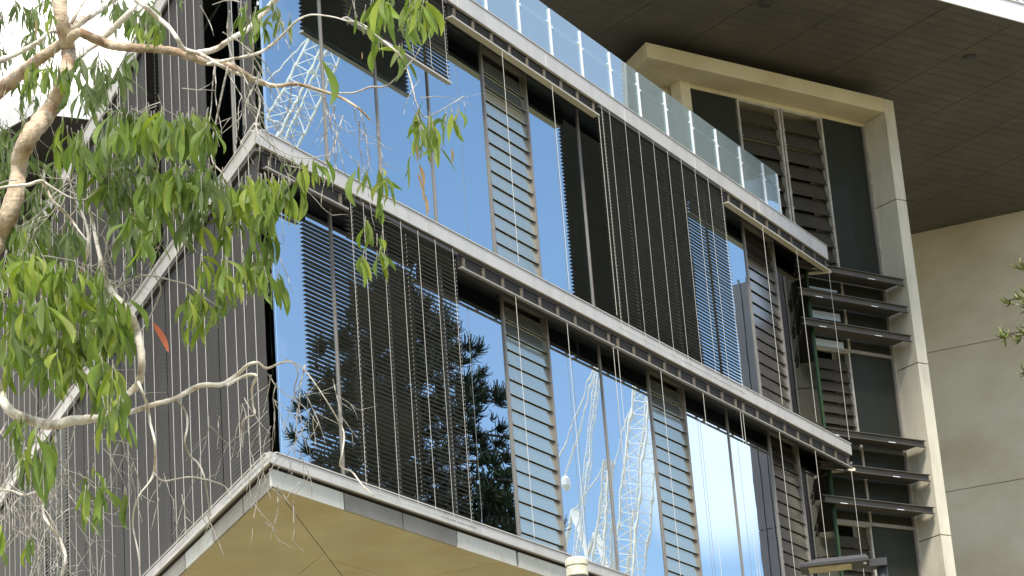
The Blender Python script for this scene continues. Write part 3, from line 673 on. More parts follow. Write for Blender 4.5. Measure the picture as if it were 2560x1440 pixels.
tree = empty('gum_tree', A3(-3.2, 7.6, 0)); tag(tree, 'gum tree with papery tan boughs, pale dead twigs and drooping sickle leaves', 'tree')
def smooth_path(P, sub=5):
    P = np.array(P, float); n = len(P); out_ = []
    for i in range(n-1):
        p0, p1, p2, p3 = P[max(i-1, 0)], P[i], P[i+1], P[min(i+2, n-1)]
        for k in range(sub):
            t = k/sub; out_.append(.5*((2*p1)+(-p0+p2)*t+(2*p0-5*p1+4*p2-p3)*t*t+(-p0+3*p1-3*p2+p3)*t**3))
    out_.append(P[-1]); return np.array(out_)
BR = []
def branch(pts, d0, d1=None, m=None, name='branch', jit=.06):
    """pts: (x, y, width) as the bough shows, from d0 to d1 metres away"""
    d1 = d0 if d1 is None else d1; n = len(pts); q = []
    for i, (x, y, w) in enumerate(pts):
        d = d0+(d1-d0)*i/(n-1)+.05*sin(i*1.7+x*.01); p = W(x, y, d); q.append([*p, w*.5*d/FPX])
    q = smooth_path(q, 6); r = np.abs(q[:, 3])*(1+rng.uniform(-jit, jit, len(q))); c = q[:, :3].copy()
    c[1:-1] += rng.normal(0, 1, (len(q)-2, 3))*r[1:-1, None]*.05
    wmax = max(p[2] for p in pts)
    mb = MB(); mb.tube(c, r, 12 if wmax > 14 else 6)
    if m is None: m = BK1 if wmax > 24 else (BK2 if wmax > 7 else BKT)
    BR.append(c); return mb.build(name, m, tree, smooth=True)
# trunk from the ground up to where it enters the picture
e = W(-40, 660, 8.2)
mb = MB(); q = smooth_path([[-3.2, 7.6, 0, .16], [-3.1, 7.7, 1.2, .13], [-2.7, 7.75, 2.4, .10], [*W(-190, 900, 8.2), .065], [*e, .042]], 8)
mb.tube(q[:, :3], q[:, 3], 14); mb.build('trunk', BK1, tree, smooth=True)
branch([(-40, 660, 54), (-5, 590, 52), (20, 540, 50), (38, 490, 44), (46, 440, 40), (50, 395, 42), (72, 345, 46), (108, 295, 46), (138, 255, 44), (155, 215, 38), (168, 170, 36), (172, 130, 36), (163, 90, 40), (152, 40, 36), (148, -30, 40)], 8.2, 8.6, BK1)
branch([(348, -5, 14), (325, 30, 15), (285, 70, 17), (245, 105, 17), (208, 130, 19), (185, 158, 22), (168, 195, 28), (150, 235, 34)], 8.7, 8.5, BK2)
branch([(168, 105, 26), (195, 82, 24), (222, 90, 24), (262, 108, 24), (310, 118, 23), (370, 121, 21), (430, 127, 20), (470, 138, 19), (505, 153, 19), (545, 157, 18), (590, 170, 14), (640, 202, 13), (690, 215, 11), (740, 210, 9), (800, 226, 8), (850, 243, 7), (895, 270, 6), (925, 300, 5)], 8.5, 8.1, BK1)
branch([(462, 140, 18), (500, 132, 16), (540, 122, 14), (580, 96, 13), (620, 72, 13), (660, 32, 14), (695, -8, 15)], 8.4, 8.7, BK2)
branch([(340, 0, 13), (365, 18, 13), (392, 42, 12), (422, 68, 12), (444, 98, 12), (460, 122, 11), (500, 135, 10), (545, 160, 9), (590, 183, 8), (640, 196, 7), (680, 214, 7)], 8.3, 8.2, BK2)
branch([(520, 160, 9), (560, 152, 9), (605, 143, 8), (645, 133, 8), (680, 112, 7), (712, 82, 6), (745, 50, 6), (780, 37, 5), (830, 42, 4), (868, 52, 4), (905, 60, 4), (945, 92, 4), (990, 128, 5), (1010, 155, 4), (1028, 205, 4), (1040, 255, 3), (1060, 292, 3), (1085, 285, 3), (1125, 262, 2), (1160, 240, 2)], 8.2, 7.7)
branch([(842, 232, 5), (885, 232, 5), (925, 218, 5), (965, 215, 4), (1000, 185, 4), (1035, 145, 3), (1050, 120, 3)], 8.1, 7.9)
branch([(170, 98, 20), (140, 118, 26), (100, 146, 28), (60, 178, 32), (25, 205, 36), (-30, 245, 42)], 8.5, 8.9, BK1)
branch([(155, 84, 9), (128, 78, 9), (108, 92, 9), (90, 108, 12), (50, 130, 14), (10, 148, 16), (-30, 160, 18)], 8.5, 8.3)
branch([(180, 78, 20), (205, 52, 22), (235, 32, 20), (265, 12, 16), (300, -12, 14)], 8.6, 8.9, BK2)
branch([(178, 60, 10), (195, 25, 11), (215, -10, 12)], 8.6, 8.8)
branch([(-20, 930, 20), (0, 975, 22), (12, 1010, 23), (38, 1036, 25), (80, 1052, 25), (130, 1062, 25), (180, 1052, 24), (225, 1048, 22), (270, 1042, 17), (305, 1036, 15), (345, 1024, 13), (395, 1008, 12), (440, 996, 12), (475, 975, 13), (510, 962, 13), (555, 961, 12), (590, 938, 10), (620, 912, 8), (645, 907, 7), (667, 921, 6), (700, 908, 5), (730, 905, 4), (760, 925, 3), (785, 955, 3), (815, 1000, 3), (845, 1050, 4), (860, 1085, 4), (856, 1130, 4), (851, 1166, 4), (880, 1180, 4), (905, 1212, 4), (935, 1240, 3)], 7.6, 7.9, BK2)
branch([(568, 963, 9), (600, 945, 8), (628, 936, 8), (641, 942, 7), (630, 970, 6), (632, 1010, 6), (636, 1035, 5), (610, 1048, 4), (604, 1075, 4), (605, 1110, 3)], 7.7, 7.8)
branch([(214, 462, 2), (219, 495, 4), (224, 528, 6), (232, 555, 8), (240, 600, 9), (252, 650, 11), (262, 690, 13), (280, 730, 16), (308, 765, 19), (330, 795, 20), (343, 830, 20), (352, 875, 19), (354, 920, 19), (345, 960, 19), (320, 985, 16), (290, 1010, 17), (262, 1035, 17)], 8.1, 7.7, BK2)
branch([(-10, 472, 8), (30, 465, 8), (70, 462, 9), (104, 453, 9), (118, 475, 8), (130, 500, 8), (150, 520, 9), (175, 545, 7), (200, 580, 5), (225, 610, 5)], 7.8, 7.9)
branch([(110, 455, 7), (150, 480, 5), (180, 495, 5), (210, 500, 4), (240, 478, 3), (247, 465, 2)], 7.8, 7.7)
branch([(345, 955, 9), (358, 985, 7), (370, 1020, 7), (376, 1060, 7), (386, 1100, 7), (388, 1150, 7), (384, 1184, 7), (370, 1210, 5), (350, 1235, 4), (335, 1275, 4), (333, 1320, 4), (345, 1380, 4), (350, 1440, 4)], 7.6, 7.6)
branch([(384, 1183, 6), (405, 1202, 5), (430, 1200, 4), (470, 1193, 4), (510, 1198, 4), (560, 1215, 4), (578, 1245, 3)], 7.6, 7.7)
branch([(440, 996, 6), (452, 1012, 6), (466, 1035, 6), (468, 1070, 6), (462, 1105, 6), (475, 1140, 5), (495, 1158, 5), (510, 1190, 5), (518, 1235, 4), (526, 1290, 4)], 7.7, 7.7)
branch([(-10, 1225, 5), (30, 1228, 6), (60, 1238, 6), (92, 1232, 6), (105, 1260, 7), (110, 1290, 8), (125, 1315, 8), (145, 1340, 9), (160, 1375, 9), (163, 1400, 8), (152, 1450, 8)], 7.5, 7.4)
branch([(300, 715, 7), (320, 700, 6), (350, 690, 5), (385, 690, 5), (425, 700, 5), (470, 712, 4), (485, 722, 4), (520, 750, 3), (555, 770, 3)], 8, 7.8)
branch([(385, 688, 4), (402, 720, 5), (390, 760, 5), (370, 800, 4), (352, 828, 4)], 8, 8)
branch([(0, 875, 4), (25, 870, 5), (80, 872, 5), (150, 871, 5)], 8.3, 8.2)
branch([(200, 690, 9), (220, 620, 9), (215, 560, 7), (190, 500, 6), (170, 440, 5)], 8.5, 8.6)
branch([(700, 910, 4), (722, 900, 3), (745, 930, 3), (735, 975, 3), (745, 1010, 3), (755, 1060, 2)], 7.8, 7.9)
branch([(640, 330, 3), (700, 375, 3), (760, 395, 3), (830, 385, 2)], 7.9, 7.9)
branch([(570, 165, 6), (535, 330, 5), (530, 400, 4), (560, 440, 4), (556, 480, 3)], 8.1, 7.9)
branch([(640, 200, 4), (650, 260, 4), (640, 310, 4), (650, 365, 3), (645, 440, 3), (655, 500, 3)], 8, 7.8)

# twigs: thin pale, drooping, forking
twb = MB()
def twig(x, y, ang, ln, w, d, depth=0, droop=.25, wig=.35):
    """ang: degrees from straight down; grows in steps about a dozen pixels long"""
    n = max(3, int(ln/14)); pts = []; a = radians(ang); ww = []
    dd = d
    for i in range(n+1):
        pts.append(W(x, y, dd)); ww.append(w*(1-.6*i/n)*.5*d/FPX)
        x += 14*sin(a); y += 14*cos(a); dd += rng.normal(0, .012); a += rng.normal(0, wig*.3) - droop*.12*a
        if depth < 2 and rng.rand() < .12 and 0 < i < n: twig(x, y, math.degrees(a)+rng.choice([-1, 1])*rng.uniform(20, 55), ln*rng.uniform(.3, .65), w*.7, dd, depth+1, droop, wig)
    twb.tube(np.array(pts), ww, 4)
def twigs(n_, x0, x1, y0, y1, ln0, ln1, w0, w1, d0, d1, sp=30, droop=.25, bias=0, wig=.35):
    for _ in range(max(2, int(n_*.75))): twig(rng.uniform(x0, x1), rng.uniform(y0, y1), bias+rng.normal(0, sp), rng.uniform(ln0, ln1), rng.uniform(w0, w1), rng.uniform(d0, d1), droop=droop, wig=wig)
twigs(5, 520, 600, 150, 190, 150, 330, 3.5, 4.5, 7.9, 8.3, 14)
twigs(7, 570, 660, 0, 190, 120, 420, 3.5, 4.8, 7.9, 8.3, 18)
twigs(6, 500, 640, -10, 130, 80, 200, 3, 4.5, 7.9, 8.3, 60)
twigs(5, 660, 760, 190, 215, 60, 180, 2.5, 3.5, 7.9, 8.2, 15)
twigs(14, 600, 700, 420, 700, 60, 160, 2.5, 3.2, 7.8, 8.2, 22)
twigs(7, 800, 860, 240, 300, 120, 260, 3, 3.6, 7.8, 8.1, 25, bias=10)
twigs(6, 880, 960, 240, 320, 80, 220, 2.5, 3.4, 7.7, 8.0, 30, bias=5)
twigs(5, 1000, 1060, 150, 280, 60, 160, 2, 3, 7.6, 7.9, 50, bias=20)
twigs(4, 690, 760, 20, 60, 60, 170, 2.5, 3.2, 8, 8.2, 40)
twigs(10, 730, 850, 905, 1060, 80, 240, 2.4, 3.4, 7.7, 8.1, 28)
twigs(9, 640, 760, 1000, 1150, 60, 170, 2.4, 3.2, 7.7, 8.0, 45)
twigs(7, 640, 700, 930, 1040, 100, 220, 2.6, 3.4, 7.7, 8.0, 30, bias=20)
twigs(7, 510, 620, 985, 1080, 90, 260, 2.6, 3.6, 7.6, 7.9, 26, bias=15)
twigs(7, 630, 760, 1150, 1260, 60, 150, 2.6, 3.4, 7.7, 7.9, 35, bias=15)
twigs(6, 500, 560, 1200, 1330, 60, 140, 2.6, 3.4, 7.7, 7.9, 30)
twigs(7, 380, 470, 1180, 1260, 80, 180, 2.5, 3.4, 7.6, 7.8, 30)
twigs(9, 230, 330, 1060, 1130, 90, 230, 2.6, 3.4, 7.5, 7.8, 30, bias=20)
twigs(34, -10, 200, 1050, 1200, 120, 330, 2.6, 4.5, 7.3, 7.9, 26)
twigs(22, -10, 190, 1200, 1330, 100, 240, 2.6, 4.2, 7.3, 7.9, 40)
twigs(26, 0, 300, 640, 900, 90, 260, 2.4, 3.8, 7.8, 8.6, 45)
twigs(24, 40, 330, 400, 640, 80, 260, 2.6, 4.5, 7.8, 8.6, 42)
twigs(12, 220, 420, 540, 640, 80, 220, 2.6, 4.0, 7.7, 8.2, 40)
twigs(18, -10, 130, 0, 300, 90, 260, 2.4, 3.6, 8.4, 9.2, 28)
twigs(8, 200, 330, 130, 300, 70, 170, 2.4, 3.4, 8.2, 8.6, 40)
twigs(8, 350, 520, 220, 300, 50, 150, 2.4, 3.2, 8, 8.3, 60)
o = twb.build('twig', BKT, tree); o['kind'] = 'stuff'

# leaves in hanging sprays: (cx, cy, rx, ry, leaves, length px, tones, depth)
GRN, DUL, BRT = [0, 1, 2, 6, 8, 8, 0], [3, 4, 5, 7, 4, 5], [2, 6, 8, 0, 2, 6]
CL = [
    (60, 60, 75, 70, 60, 48, DUL, 9.1), (40, 200, 55, 70, 50, 46, DUL, 9.1), (110, 95, 40, 60, 26, 42, DUL, 9), (115, 15, 18, 25, 12, 50, GRN, 8.6), (65, 15, 30, 20, 14, 45, DUL, 9.2),
    (330, 10, 55, 16, 40, 62, DUL, 8.9), (365, 55, 28, 22, 22, 56, GRN, 8.6), (275, 10, 25, 10, 10, 40, DUL, 8.9),
    (100, 190, 45, 30, 34, 48, GRN, 8.4), (150, 160, 22, 24, 12, 58, GRN, 8.1), (235, 160, 40, 30, 22, 66, DUL, 8.2), (195, 225, 50, 25, 26, 60, DUL, 8.2), (270, 175, 28, 36, 16, 74, DUL, 8.1), (330, 150, 24, 14, 7, 62, DUL, 8.2), (315, 270, 26, 20, 10, 60, DUL, 8.1),
    (25, 350, 60, 55, 70, 60, DUL, 9.0), (20, 460, 40, 70, 55, 55, DUL, 9.0), (90, 520, 60, 80, 60, 55, DUL, 8.8), (120, 600, 70, 60, 60, 60, DUL, 8.7),
    (180, 320, 38, 28, 22, 70, GRN, 8.0), (215, 350, 30, 30, 14, 82, GRN, 7.9),
    (300, 288, 42, 10, 34, 84, GRN, 7.9), (370, 286, 40, 10, 30, 80, BRT, 7.8), (440, 292, 45, 9, 36, 84, GRN, 7.8), (505, 285, 26, 10, 20, 88, GRN, 7.9), (340, 330, 90, 20, 34, 80, DUL, 8.0), (480, 320, 60, 20, 26, 76, GRN, 7.9),
    (230, 400, 46, 50, 34, 80, GRN, 7.9), (330, 400, 60, 40, 38, 78, DUL, 8.0), (400, 440, 60, 40, 50, 76, GRN, 7.9), (310, 460, 60, 40, 34, 74, DUL, 8.1), (470, 440, 50, 26, 36, 78, GRN, 7.8), (520, 440, 40, 24, 26, 78, DUL, 7.8),
    (355, 520, 40, 22, 30, 80, GRN, 7.8), (450, 510, 46, 20, 30, 80, DUL, 7.8), (325, 585, 22, 14, 12, 84, DUL, 7.7), (370, 580, 24, 14, 10, 70, GRN, 7.7), (480, 560, 30, 12, 12, 60, GRN, 7.8),
    (290, 470, 30, 50, 24, 72, DUL, 8.1), (150, 420, 40, 30, 14, 60, DUL, 8.4),
    (560, 475, 26, 14, 14, 84, GRN, 7.8), (605, 455, 34, 12, 26, 92, BRT, 7.7), (655, 450, 30, 14, 26, 88, GRN, 7.7), (700, 460, 26, 20, 18, 84, BRT, 7.6), (640, 530, 30, 18, 16, 84, GRN, 7.7), (735, 480, 14, 20, 9, 78, GRN, 7.6),
    (570, 560, 22, 16, 10, 64, GRN, 7.8), (655, 600, 22, 20, 12, 84, GRN, 7.7),
    (530, 655, 40, 12, 16, 66, BRT, 7.7), (590, 660, 40, 16, 26, 72, BRT, 7.6), (660, 640, 26, 14, 14, 74, GRN, 7.6), (690, 690, 14, 16, 8, 72, GRN, 7.6), (640, 690, 30, 10, 8, 56, GRN, 7.6),
    (490, 730, 34, 14, 16, 66, BRT, 7.7), (540, 735, 34, 14, 18, 66, GRN, 7.7), (505, 790, 30, 14, 16, 60, BRT, 7.7), (470, 770, 14, 18, 8, 54, GRN, 7.7), (570, 720, 20, 12, 8, 60, BRT, 7.7),
    (40, 650, 50, 20, 40, 74, BRT, 7.6), (110, 670, 55, 24, 40, 78, BRT, 7.6), (200, 690, 60, 30, 46, 74, GRN, 7.7), (60, 740, 60, 30, 46, 84, GRN, 7.6), (150, 750, 60, 26, 44, 84, BRT, 7.6), (240, 745, 60, 22, 44, 80, GRN, 7.7), (290, 770, 32, 18, 26, 76, GRN, 7.7),
    (60, 820, 50, 26, 30, 84, GRN, 7.6), (150, 830, 60, 26, 40, 84, BRT, 7.6), (240, 830, 50, 26, 36, 76, GRN, 7.7), (200, 880, 60, 20, 26, 84, GRN, 7.6), (120, 880, 40, 20, 14, 76, GRN, 7.7), (30, 880, 30, 16, 8, 70, BRT, 7.6), (300, 820, 24, 24, 12, 72, GRN, 7.7),
    (130, 560, 70, 40, 30, 64, DUL, 8.3), (60, 600, 50, 30, 26, 60, GRN, 8.2), (150, 680, 20, 14, 8, 70, BRT, 7.6),
    (265, 915, 26, 10, 9, 92, GRN, 7.4), (295, 925, 18, 12, 8, 104, BRT, 7.4), (260, 1000, 20, 8, 8, 76, GRN, 7.3), (300, 1010, 22, 8, 9, 92, BRT, 7.3),
    (50, 1045, 16, 10, 9, 76, GRN, 7.3), (80, 1085, 20, 14, 8, 104, BRT, 7.2), (60, 1150, 22, 14, 8, 70, DUL, 7.2), (118, 1100, 14, 20, 6, 106, GRN, 7.2), (140, 1090, 12, 12, 4, 100, GRN, 7.2),
    (215, 1220, 16, 12, 8, 76, BRT, 7.4), (255, 1210, 22, 10, 8, 84, GRN, 7.4), (240, 1270, 16, 10, 7, 66, GRN, 7.4), (305, 1230, 14, 6, 7, 68, GRN, 7.4), (232, 1185, 14, 16, 5, 54, GRN, 7.4),
    (68, 1345, 10, 8, 6, 50, GRN, 7.3), (5, 1310, 12, 14, 6, 60, GRN, 7.3), (10, 1380, 10, 8, 4, 40, GRN, 7.3),
    (620, 20, 30, 20, 16, 54, GRN, 8.3), (645, 60, 26, 14, 12, 52, GRN, 8.3), (705, 35, 20, 20, 10, 50, DUL, 8.2), (680, 10, 16, 10, 6, 46, DUL, 8.2), (440, -5, 16, 4, 4, 30, GRN, 8.2),
    (905, 15, 26, 14, 10, 60, BRT, 7.9), (990, 5, 50, 14, 38, 76, GRN, 7.8), (1040, 0, 26, 16, 22, 80, GRN, 7.7), (1065, 25, 14, 14, 8, 60, GRN, 7.7), (940, 105, 10, 16, 5, 66, GRN, 7.8), (990, 125, 20, 8, 5, 70, GRN, 7.8),
    (1045, 290, 12, 14, 8, 62, BRT, 7.6), (1075, 305, 22, 14, 12, 72, GRN, 7.5), (1125, 280, 14, 12, 7, 70, GRN, 7.5), (1050, 330, 14, 10, 7, 60, GRN, 7.5), (1098, 345, 10, 10, 5, 60, GRN, 7.5), (1145, 275, 8, 20, 3, 50, GRN, 7.5), (1025, 400, 8, 10, 3, 54, BRT, 7.5),
    (755, 415, 14, 6, 5, 72, GRN, 7.6), (790, 415, 22, 8, 6, 60, GRN, 7.6), (820, 405, 10, 8, 3, 64, GRN, 7.6), (730, 400, 30, 8, 4, 40, DUL, 7.7),
    (905, 425, 14, 10, 5, 62, BRT, 7.6), (940, 425, 22, 12, 8, 70, GRN, 7.6), (965, 440, 12, 10, 5, 60, GRN, 7.6), (948, 500, 14, 8, 5, 50, GRN, 7.6), (915, 560, 14, 10, 6, 52, GRN, 7.6),
    (920, 635, 16, 10, 6, 58, BRT, 7.6), (955, 640, 18, 10, 7, 62, GRN, 7.6), (945, 590, 12, 10, 4, 40, GRN, 7.6),
]
cand = []; spray = MB()
for cx, cy, rx, ry, n, lpx, tones, d in CL:
    n = int(n*1.12); k = 0
    while k < n:
        ax, ay = cx+rng.uniform(-1, 1)*rx, cy+rng.uniform(-1, 1)*ry; dd = d+rng.uniform(-.3, .3)
        m_ = min(n-k, rng.randint(3, 7)); sx = rng.uniform(-14, 14); p0 = W(ax, ay-16, dd); yaw = rng.uniform(0, 2*pi)
        q0 = W(ax+sx, ay+lpx*.45, dd); spray.tube([p0, W(ax+sx*.3, ay+4, dd), q0], [.0016, .0014, .0009], 4)
        for j in range(m_):
            t = j/max(1, m_-1); p = W(ax+sx*t*.7, ay-8+lpx*.38*t, dd)
            L_ = lpx*rng.uniform(.7, 1.35)*dd/FPX
            la = rng.uniform(0, 2*pi); lean = abs(rng.normal(.20, .17)) if rng.rand() > .08 else rng.uniform(.5, 1.1)
            cand.append((L_, p, rotm(rng.uniform(0, 2*pi), lean, la), rng.randint(NV), int(rng.choice(tones))))
        k += m_
# four single leaves the photograph shows alone
for (x, y, lpx, lean, la, ti, d) in ((805, 150, 92, .05, 0, 0, 7.6), (700, 450, 60, .2, 0, 4, 7.6), (1058, 250, 44, .15, 2, 1, 7.5), (890, 425, 78, .12, 3, 0, 7.6)):
    cand.append((lpx*d/FPX*1.3, W(x, y, d), rotm(0.2, lean, la), 3, ti))
cand.sort(key=lambda c: -c[0])
from mathutils import Matrix as Mx
for (L_, p, R_, vi, ti) in cand[:292]:
    o = link('leaf', leaf_mesh(vi, ti), p, tree)
    mm = Mx.Identity(4)
    for i in range(3):
        for j in range(3): mm[i][j] = R_[i, j]*L_
        mm[i][3] = (p-WL[tree.name])[i]
    o.matrix_local = mm
V, Fc_, T = [], [], []; n0 = 0
for (L_, p, R_, vi, ti) in cand[292:]:
    v, f = lv[vi]; V.append((v*L_) @ R_.T + p); Fc_ += [tuple(i+n0 for i in q) for q in f]; n0 += len(v); T.append(np.tile(TINTS[ti], (len(v), 1)))
V = np.vstack(V); T = np.vstack(T)
me = bpy.data.meshes.new('foliage'); me.from_pydata((V-WL[tree.name]).tolist(), [], Fc_); me.polygons.foreach_set('use_smooth', [True]*len(Fc_)); set_tint(me, T); me.materials.append(LEAF)
o = link('foliage', me, WL[tree.name], tree); o['kind'] = 'stuff'
o = spray.build('leaf_stalk', BKT, tree); o['kind'] = 'stuff'
# dead leaves: one red, several brown strips caught in the twigs
def single(x, y, lpx, d, tc_, lean, la, yaw, name, wd_=.2, label=None):
    v, f = leaf_arr(1, wd_, .25, .5, None, twist=.4); me = bpy.data.meshes.new(name); me.from_pydata(v.tolist(), [], f); me.polygons.foreach_set('use_smooth', [True]*len(f)); set_tint(me, np.tile(tc_, (len(v), 1))); me.materials.append(LEAF)
    p = W(x, y, d); o = link(name, me, p, tree); R_ = rotm(yaw, lean, la)*lpx*d/FPX
    mm = Mx.Identity(4)
    for i in range(3):
        for j in range(3): mm[i][j] = R_[i, j]
        mm[i][3] = (p-WL[tree.name])[i]
    o.matrix_local = mm
    if label: o['label'] = label
single(382, 806, 88, 7.6, (.34, .09, .045), -.38, 0, 0, 'dead_leaf', .2, 'red brown dead leaf')
for x, y, l in ((1040, 360, 50), (1048, 410, 60), (1056, 450, 55), (1061, 485, 60), (1130, 370, 40), (1075, 385, 28), (905, 130, 20), (88, 45, 50), (1044, 430, 48)):
    single(x, y, l, 7.55, (.30, .20, .12), rng.uniform(-.15, .15), 0, rng.uniform(-.5, .5), 'dead_leaf', rng.uniform(.10, .2), 'dry tan dead leaf')

# ------------------------------------------------------------------ conifers
def _unit(seg=3, k=3):
    q = [A3(0, 0, 0)]; c = A3(1, 0, -.1)
    for i in range(seg):
        q.append(q[-1]+c/np.linalg.norm(c)/seg); c = c+A3(-.1, 0, .55)
    m = MB(); m.tube(q, np.linspace(1, .55, seg+1), k); return q, k
_q, _k = _unit()
def shoots(mb, tl, p, d, n, ln, r, tint, tip=None, seg=3):
    """upswept rope-like shoots around a branch end"""
    d = d/np.linalg.norm(d); q0 = np.array(_q); m, k = len(q0), _k
    f0 = [(i*k+j, i*k+(j+1) % k, (i+1)*k+(j+1) % k, (i+1)*k+j) for i in range(m-1) for j in range(k)]+[tuple((m-1)*k+j for j in range(k))]
    ring = np.array([[0, cos(2*pi*j/k), sin(2*pi*j/k)] for j in range(k)]); rr = np.linspace(1, .6, m)
    for _ in range(n):
        e = d*.75+rng.normal(0, .6, 3); e /= np.linalg.norm(e); L_ = ln*rng.uniform(.55, 1.15)
        x = e; y = np.cross(ZV, x); y /= np.linalg.norm(y)+1e-6; z = np.cross(x, y); B = np.array([x, y, z])
        c = q0*L_; v = (c[:, None, :]+ring[None]*rr[:, None, None]*r).reshape(-1, 3) @ B + p
        mb.add(v, f0); tt = np.tile(np.array(tint)*rng.uniform(.6, 1.4), (len(v), 1))
        if tip is not None: tt[-k:] = tip
        tl.append(tt)
def conifer(base, h, zlow, rad, nb, label, shoot=.42, tint=(.03, .045, .025), tip=None, nsh=16, density=5, name='pine_tree', sr=.022, droop=-.25, azr=(0, 2*pi), prof=2.2, fill=0, lr=.06):
    t = empty(name, base); tag(t, label, 'tree', None)
    mb = MB(); mb.tube([base, base+ZV*h*.5, base+ZV*h], [h*.018, h*.012, .03], 10); mb.build('trunk', BKD, t, smooth=True)
    fm = MB(); tl = []; bm = MB()
    for k in range(nb):
        z = zlow+(h-zlow)*((k+.5)/nb); a = rng.uniform(*azr) if azr[1]-azr[0] < 6 else k*2.4+rng.uniform(-.3, .3)
        R_ = rad*(1-((z-zlow)/(h-zlow))**prof)*rng.uniform(.75, 1.1)+.3
        d = A3(cos(a), sin(a), 0); p0 = base+ZV*z; pts = [p0+d*R_*s+ZV*(droop*R_*s*s+.12*R_*s) for s in np.linspace(0, 1, 6)]
        bm.tube(pts, np.linspace(lr, lr*.33, 6), 5)
        for s in np.linspace(.4 if density < 9 else .12, 1, density):
            i = min(4, int(s*5)); p = pts[i]+(pts[i+1]-pts[i])*(s*5-i)
            shoots(fm, tl, p+rng.normal(0, .1*rad/3, 3), d+A3(0, 0, -.2), nsh, shoot, sr, tint, tip)
    for _ in range(fill):
        u = rng.rand(); a = rng.uniform(0, 2*pi); R_ = rad*(1-u**prof)*math.sqrt(rng.uniform(.15, 1.0))
        lump = .82+.18*sin(a*5+u*17); d = A3(cos(a), sin(a), 0)
        shoots(fm, tl, base+ZV*(zlow+(h-zlow)*u)+d*R_*lump, d+A3(0, 0, -.3), 10, shoot*.75, sr, tint, tip)
    bm.build('limb', BKD, t, smooth=True)['kind'] = 'stuff'
    v = np.array(fm.v); o = fm.build('foliage', NEED, t); set_tint(o.data, np.vstack(tl)); o['kind'] = 'stuff'
    return t
def mirbase(px_, py, d): q = mir(W(px_, py, d)); return A3(q[0], q[1], 0), q[2]
b_, zt_ = mirbase(985, 740, 62)
conifer(b_, zt_+.3, zt_-12, 3.45, 120, 'tall dark bunya pine mirrored in the lower storey glass behind the slatted blind', shoot=.40, nsh=34, density=9, sr=.020, prof=5, fill=900)
# a broad-leaved tree low at the mirrored pine's side, and a dark one left of the wing
def leafy(base, h, cz, rx, rz, n, label, name, ln=.5, tint=(.035, .06, .025)):
    t = empty(name, base); tag(t, label, 'tree')
    mb = MB(); mb.tube([base, base+A3(.1, .1, cz*.5), base+A3(0, 0, cz+rz*.4)], [.22, .16, .05], 10)
    for k in range(7):
        a = k*2.4; mb.tube([base+ZV*(cz-rz*.7+k*rz*.12), base+A3(cos(a)*rx*.4, sin(a)*rx*.4, cz+rz*(-.4+k*.1)), base+A3(cos(a)*rx*.8, sin(a)*rx*.8, cz+rz*(-.1+k*.1))], [.07, .05, .02], 6)
    mb.build('trunk', BKD, t, smooth=True)
    cl = [rng.normal(0, 1, 3) for _ in range(42)]; cl = [c/np.linalg.norm(c)*rng.uniform(.35, 1)**.6 for c in cl]
    V, F_, T = [], [], []; k0 = 0
    for i in range(n):
        c = cl[rng.randint(len(cl))]+rng.normal(0, .13, 3); p = base+A3(c[0]*rx, c[1]*rx, cz+c[2]*rz)
        v, f = lv[rng.randint(NV)]; R_ = rotm(rng.uniform(0, 6.3), rng.uniform(.2, 2.2), rng.uniform(0, 6.3)); v = v*A3(2.2, 2.2, 1)*ln*rng.uniform(.7, 1.2)
        V.append(v @ R_.T+p-base); F_ += [tuple(j+k0 for j in q) for q in f]; k0 += len(v); T.append(np.tile(np.array(tint)*rng.uniform(.6, 1.4), (len(v), 1)))
    me = bpy.data.meshes.new('crown'); me.from_pydata(np.vstack(V).tolist(), [], F_); set_tint(me, np.vstack(T)); me.materials.append(LEAF)
    o = link('crown', me, base, t); o['kind'] = 'stuff'
b_, zt_ = mirbase(1262, 1165, 62)
leafy(b_, zt_, zt_-1.6, 1.0, 1.6, 900, 'small dark leafy tree mirrored low in the glass right of the pine', 'leafy_tree', ln=.3)
leafy(A3(-14.0, 39.5, 0), 25, 17.5, 3.0, 8.0, 7000, 'tall dense dark tree left of the wing, mirrored in the corner glass', 'leafy_tree', ln=.5)
b_ = W(2742, 760, 17.0)*A3(1, 1, 0); ht_ = W(2742, 600, 17.0)[2]
conifer(b_, ht_, W(2742, 880, 17.0)[2], .40, 34, 'young hoop pine with upturned pale tipped shoots at the right edge', shoot=.09, tint=(.14, .17, .05), tip=(.36, .40, .18), nsh=9, density=4, name='hoop_pine', sr=.008, droop=-.1, prof=2.5, lr=.012)

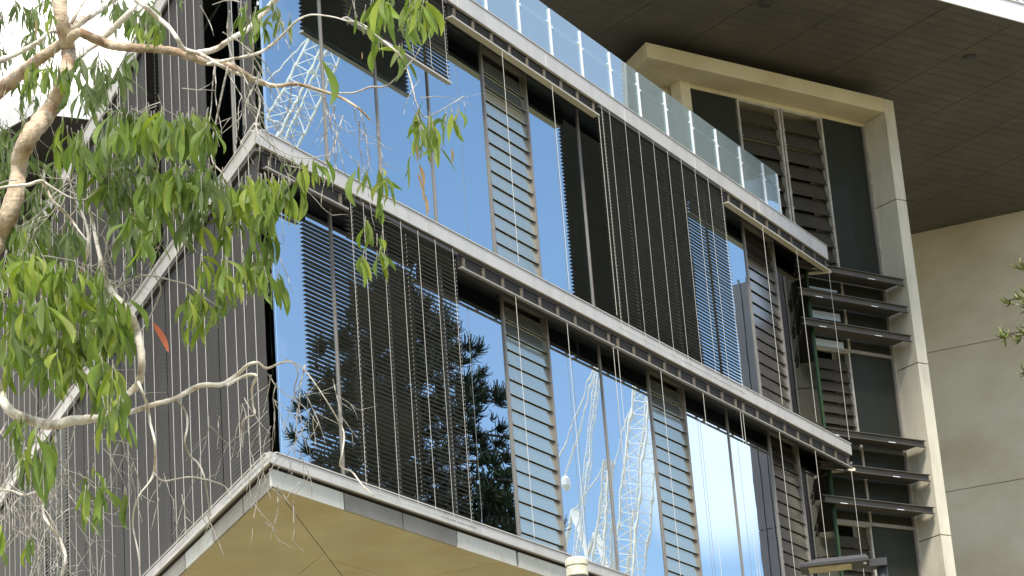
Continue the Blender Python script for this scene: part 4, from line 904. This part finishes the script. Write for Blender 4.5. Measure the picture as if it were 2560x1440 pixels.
# ------------------------------------------------------------------ cranes mirrored in the glass
def lattice(mb, p, q, w0, w1, n, t=.10):
    p, q = np.array(p), np.array(q); d = q-p; L_ = np.linalg.norm(d); d /= L_; a = np.cross(d, nR+A3(.1, .2, 0)); a /= np.linalg.norm(a); b = np.cross(a, d)
    C_ = lambda s, w: [p+d*L_*s+a*w/2*x+b*w/2*y for x, y in ((-1, -1), (1, -1), (1, 1), (-1, 1))]
    P0 = C_(0, w0)
    for k in range(n):
        s = (k+1)/n; P1 = C_(s, w0+(w1-w0)*s)
        for j in range(4):
            mb.bar(P0[j], P1[j], t*1.35); mb.bar(P1[j], P1[(j+1) % 4], t*.55); mb.bar(P0[j], P1[(j+1) % 4], t*.5)
        P0 = P1
    return mb
def crane(foot_px, hinge_px, tip_px, d, w0, w1, label, hook=None, n=16, mastw=1.8, t=.13):
    hb, ht = mir(W(*hinge_px, d)), mir(W(*tip_px, d)); base = A3(hb[0], hb[1], 0)
    o = empty('tower_crane', base); tag(o, label, 'crane')
    lattice(MB(), base, hb, mastw, mastw, 14, .16).build('mast', MT['crane'], o)
    lattice(MB(), hb, ht, w0, w1, n, t).build('jib', MT['crane'], o)
    dd = (hb-ht)*A3(1, 1, 0); dd /= np.linalg.norm(dd); cb = hb+dd*6+ZV*.5
    mb = MB(); mb.bar(hb, cb, 1.4, .5); mb.build('counter_jib', MT['crane'], o)
    mb = MB(); mb.bar(cb-dd*1.5-ZV*1, cb-ZV*1, 1.3, 1.6); mb.build('counterweight', MT['concrete'], o)
    ap = hb+dd*2+ZV*6; mb = MB(); mb.bar(hb, ap, .25); mb.bar(cb, ap, .2); mb.build('tower_head', MT['crane'], o)
    mb = MB(); mb.tube([ap, ht], .05, 5); mb.build('pendant_line', MT['crane'], o)
    if hook:
        hk = mir(W(*hook, d)); mb = MB(); mb.tube([ht if len(hook) < 3 else ht, hk], .06, 5); mb.build('hoist_rope', MT['crane'], o)
        mb = MB(); mb.lathe(hk-ZV*.9, [(.12, 0), (.28, .3), (.28, .7), (.12, .9)], 10); mb.build('hook_block', MT['white'], o)
    return o
crane(None, (585, 580), (880, -20), 150, 2.0, 1.4, 'white lattice crane mirrored in the upper glass next to the pointed corner', n=18, t=.085)
crane(None, (1560, 1560), (1640, 800), 150, 1.35, 1.25, 'taller white lattice crane mirrored in the wavy lower glass, the right one of two', n=22, t=.08)
crane(None, (1500, 1500), (1522, 1150), 150, .95, .35, 'shorter white crane jib mirrored left of the taller one in the lower glass', n=12, t=.09)
crane(None, (1432, 1470), (1500, 880), 150, .28, .22, 'slender crane arm with hook mirrored beside the tall louvre in the lower glass', hook=(1417, 1190), n=20, t=.035, mastw=.6)
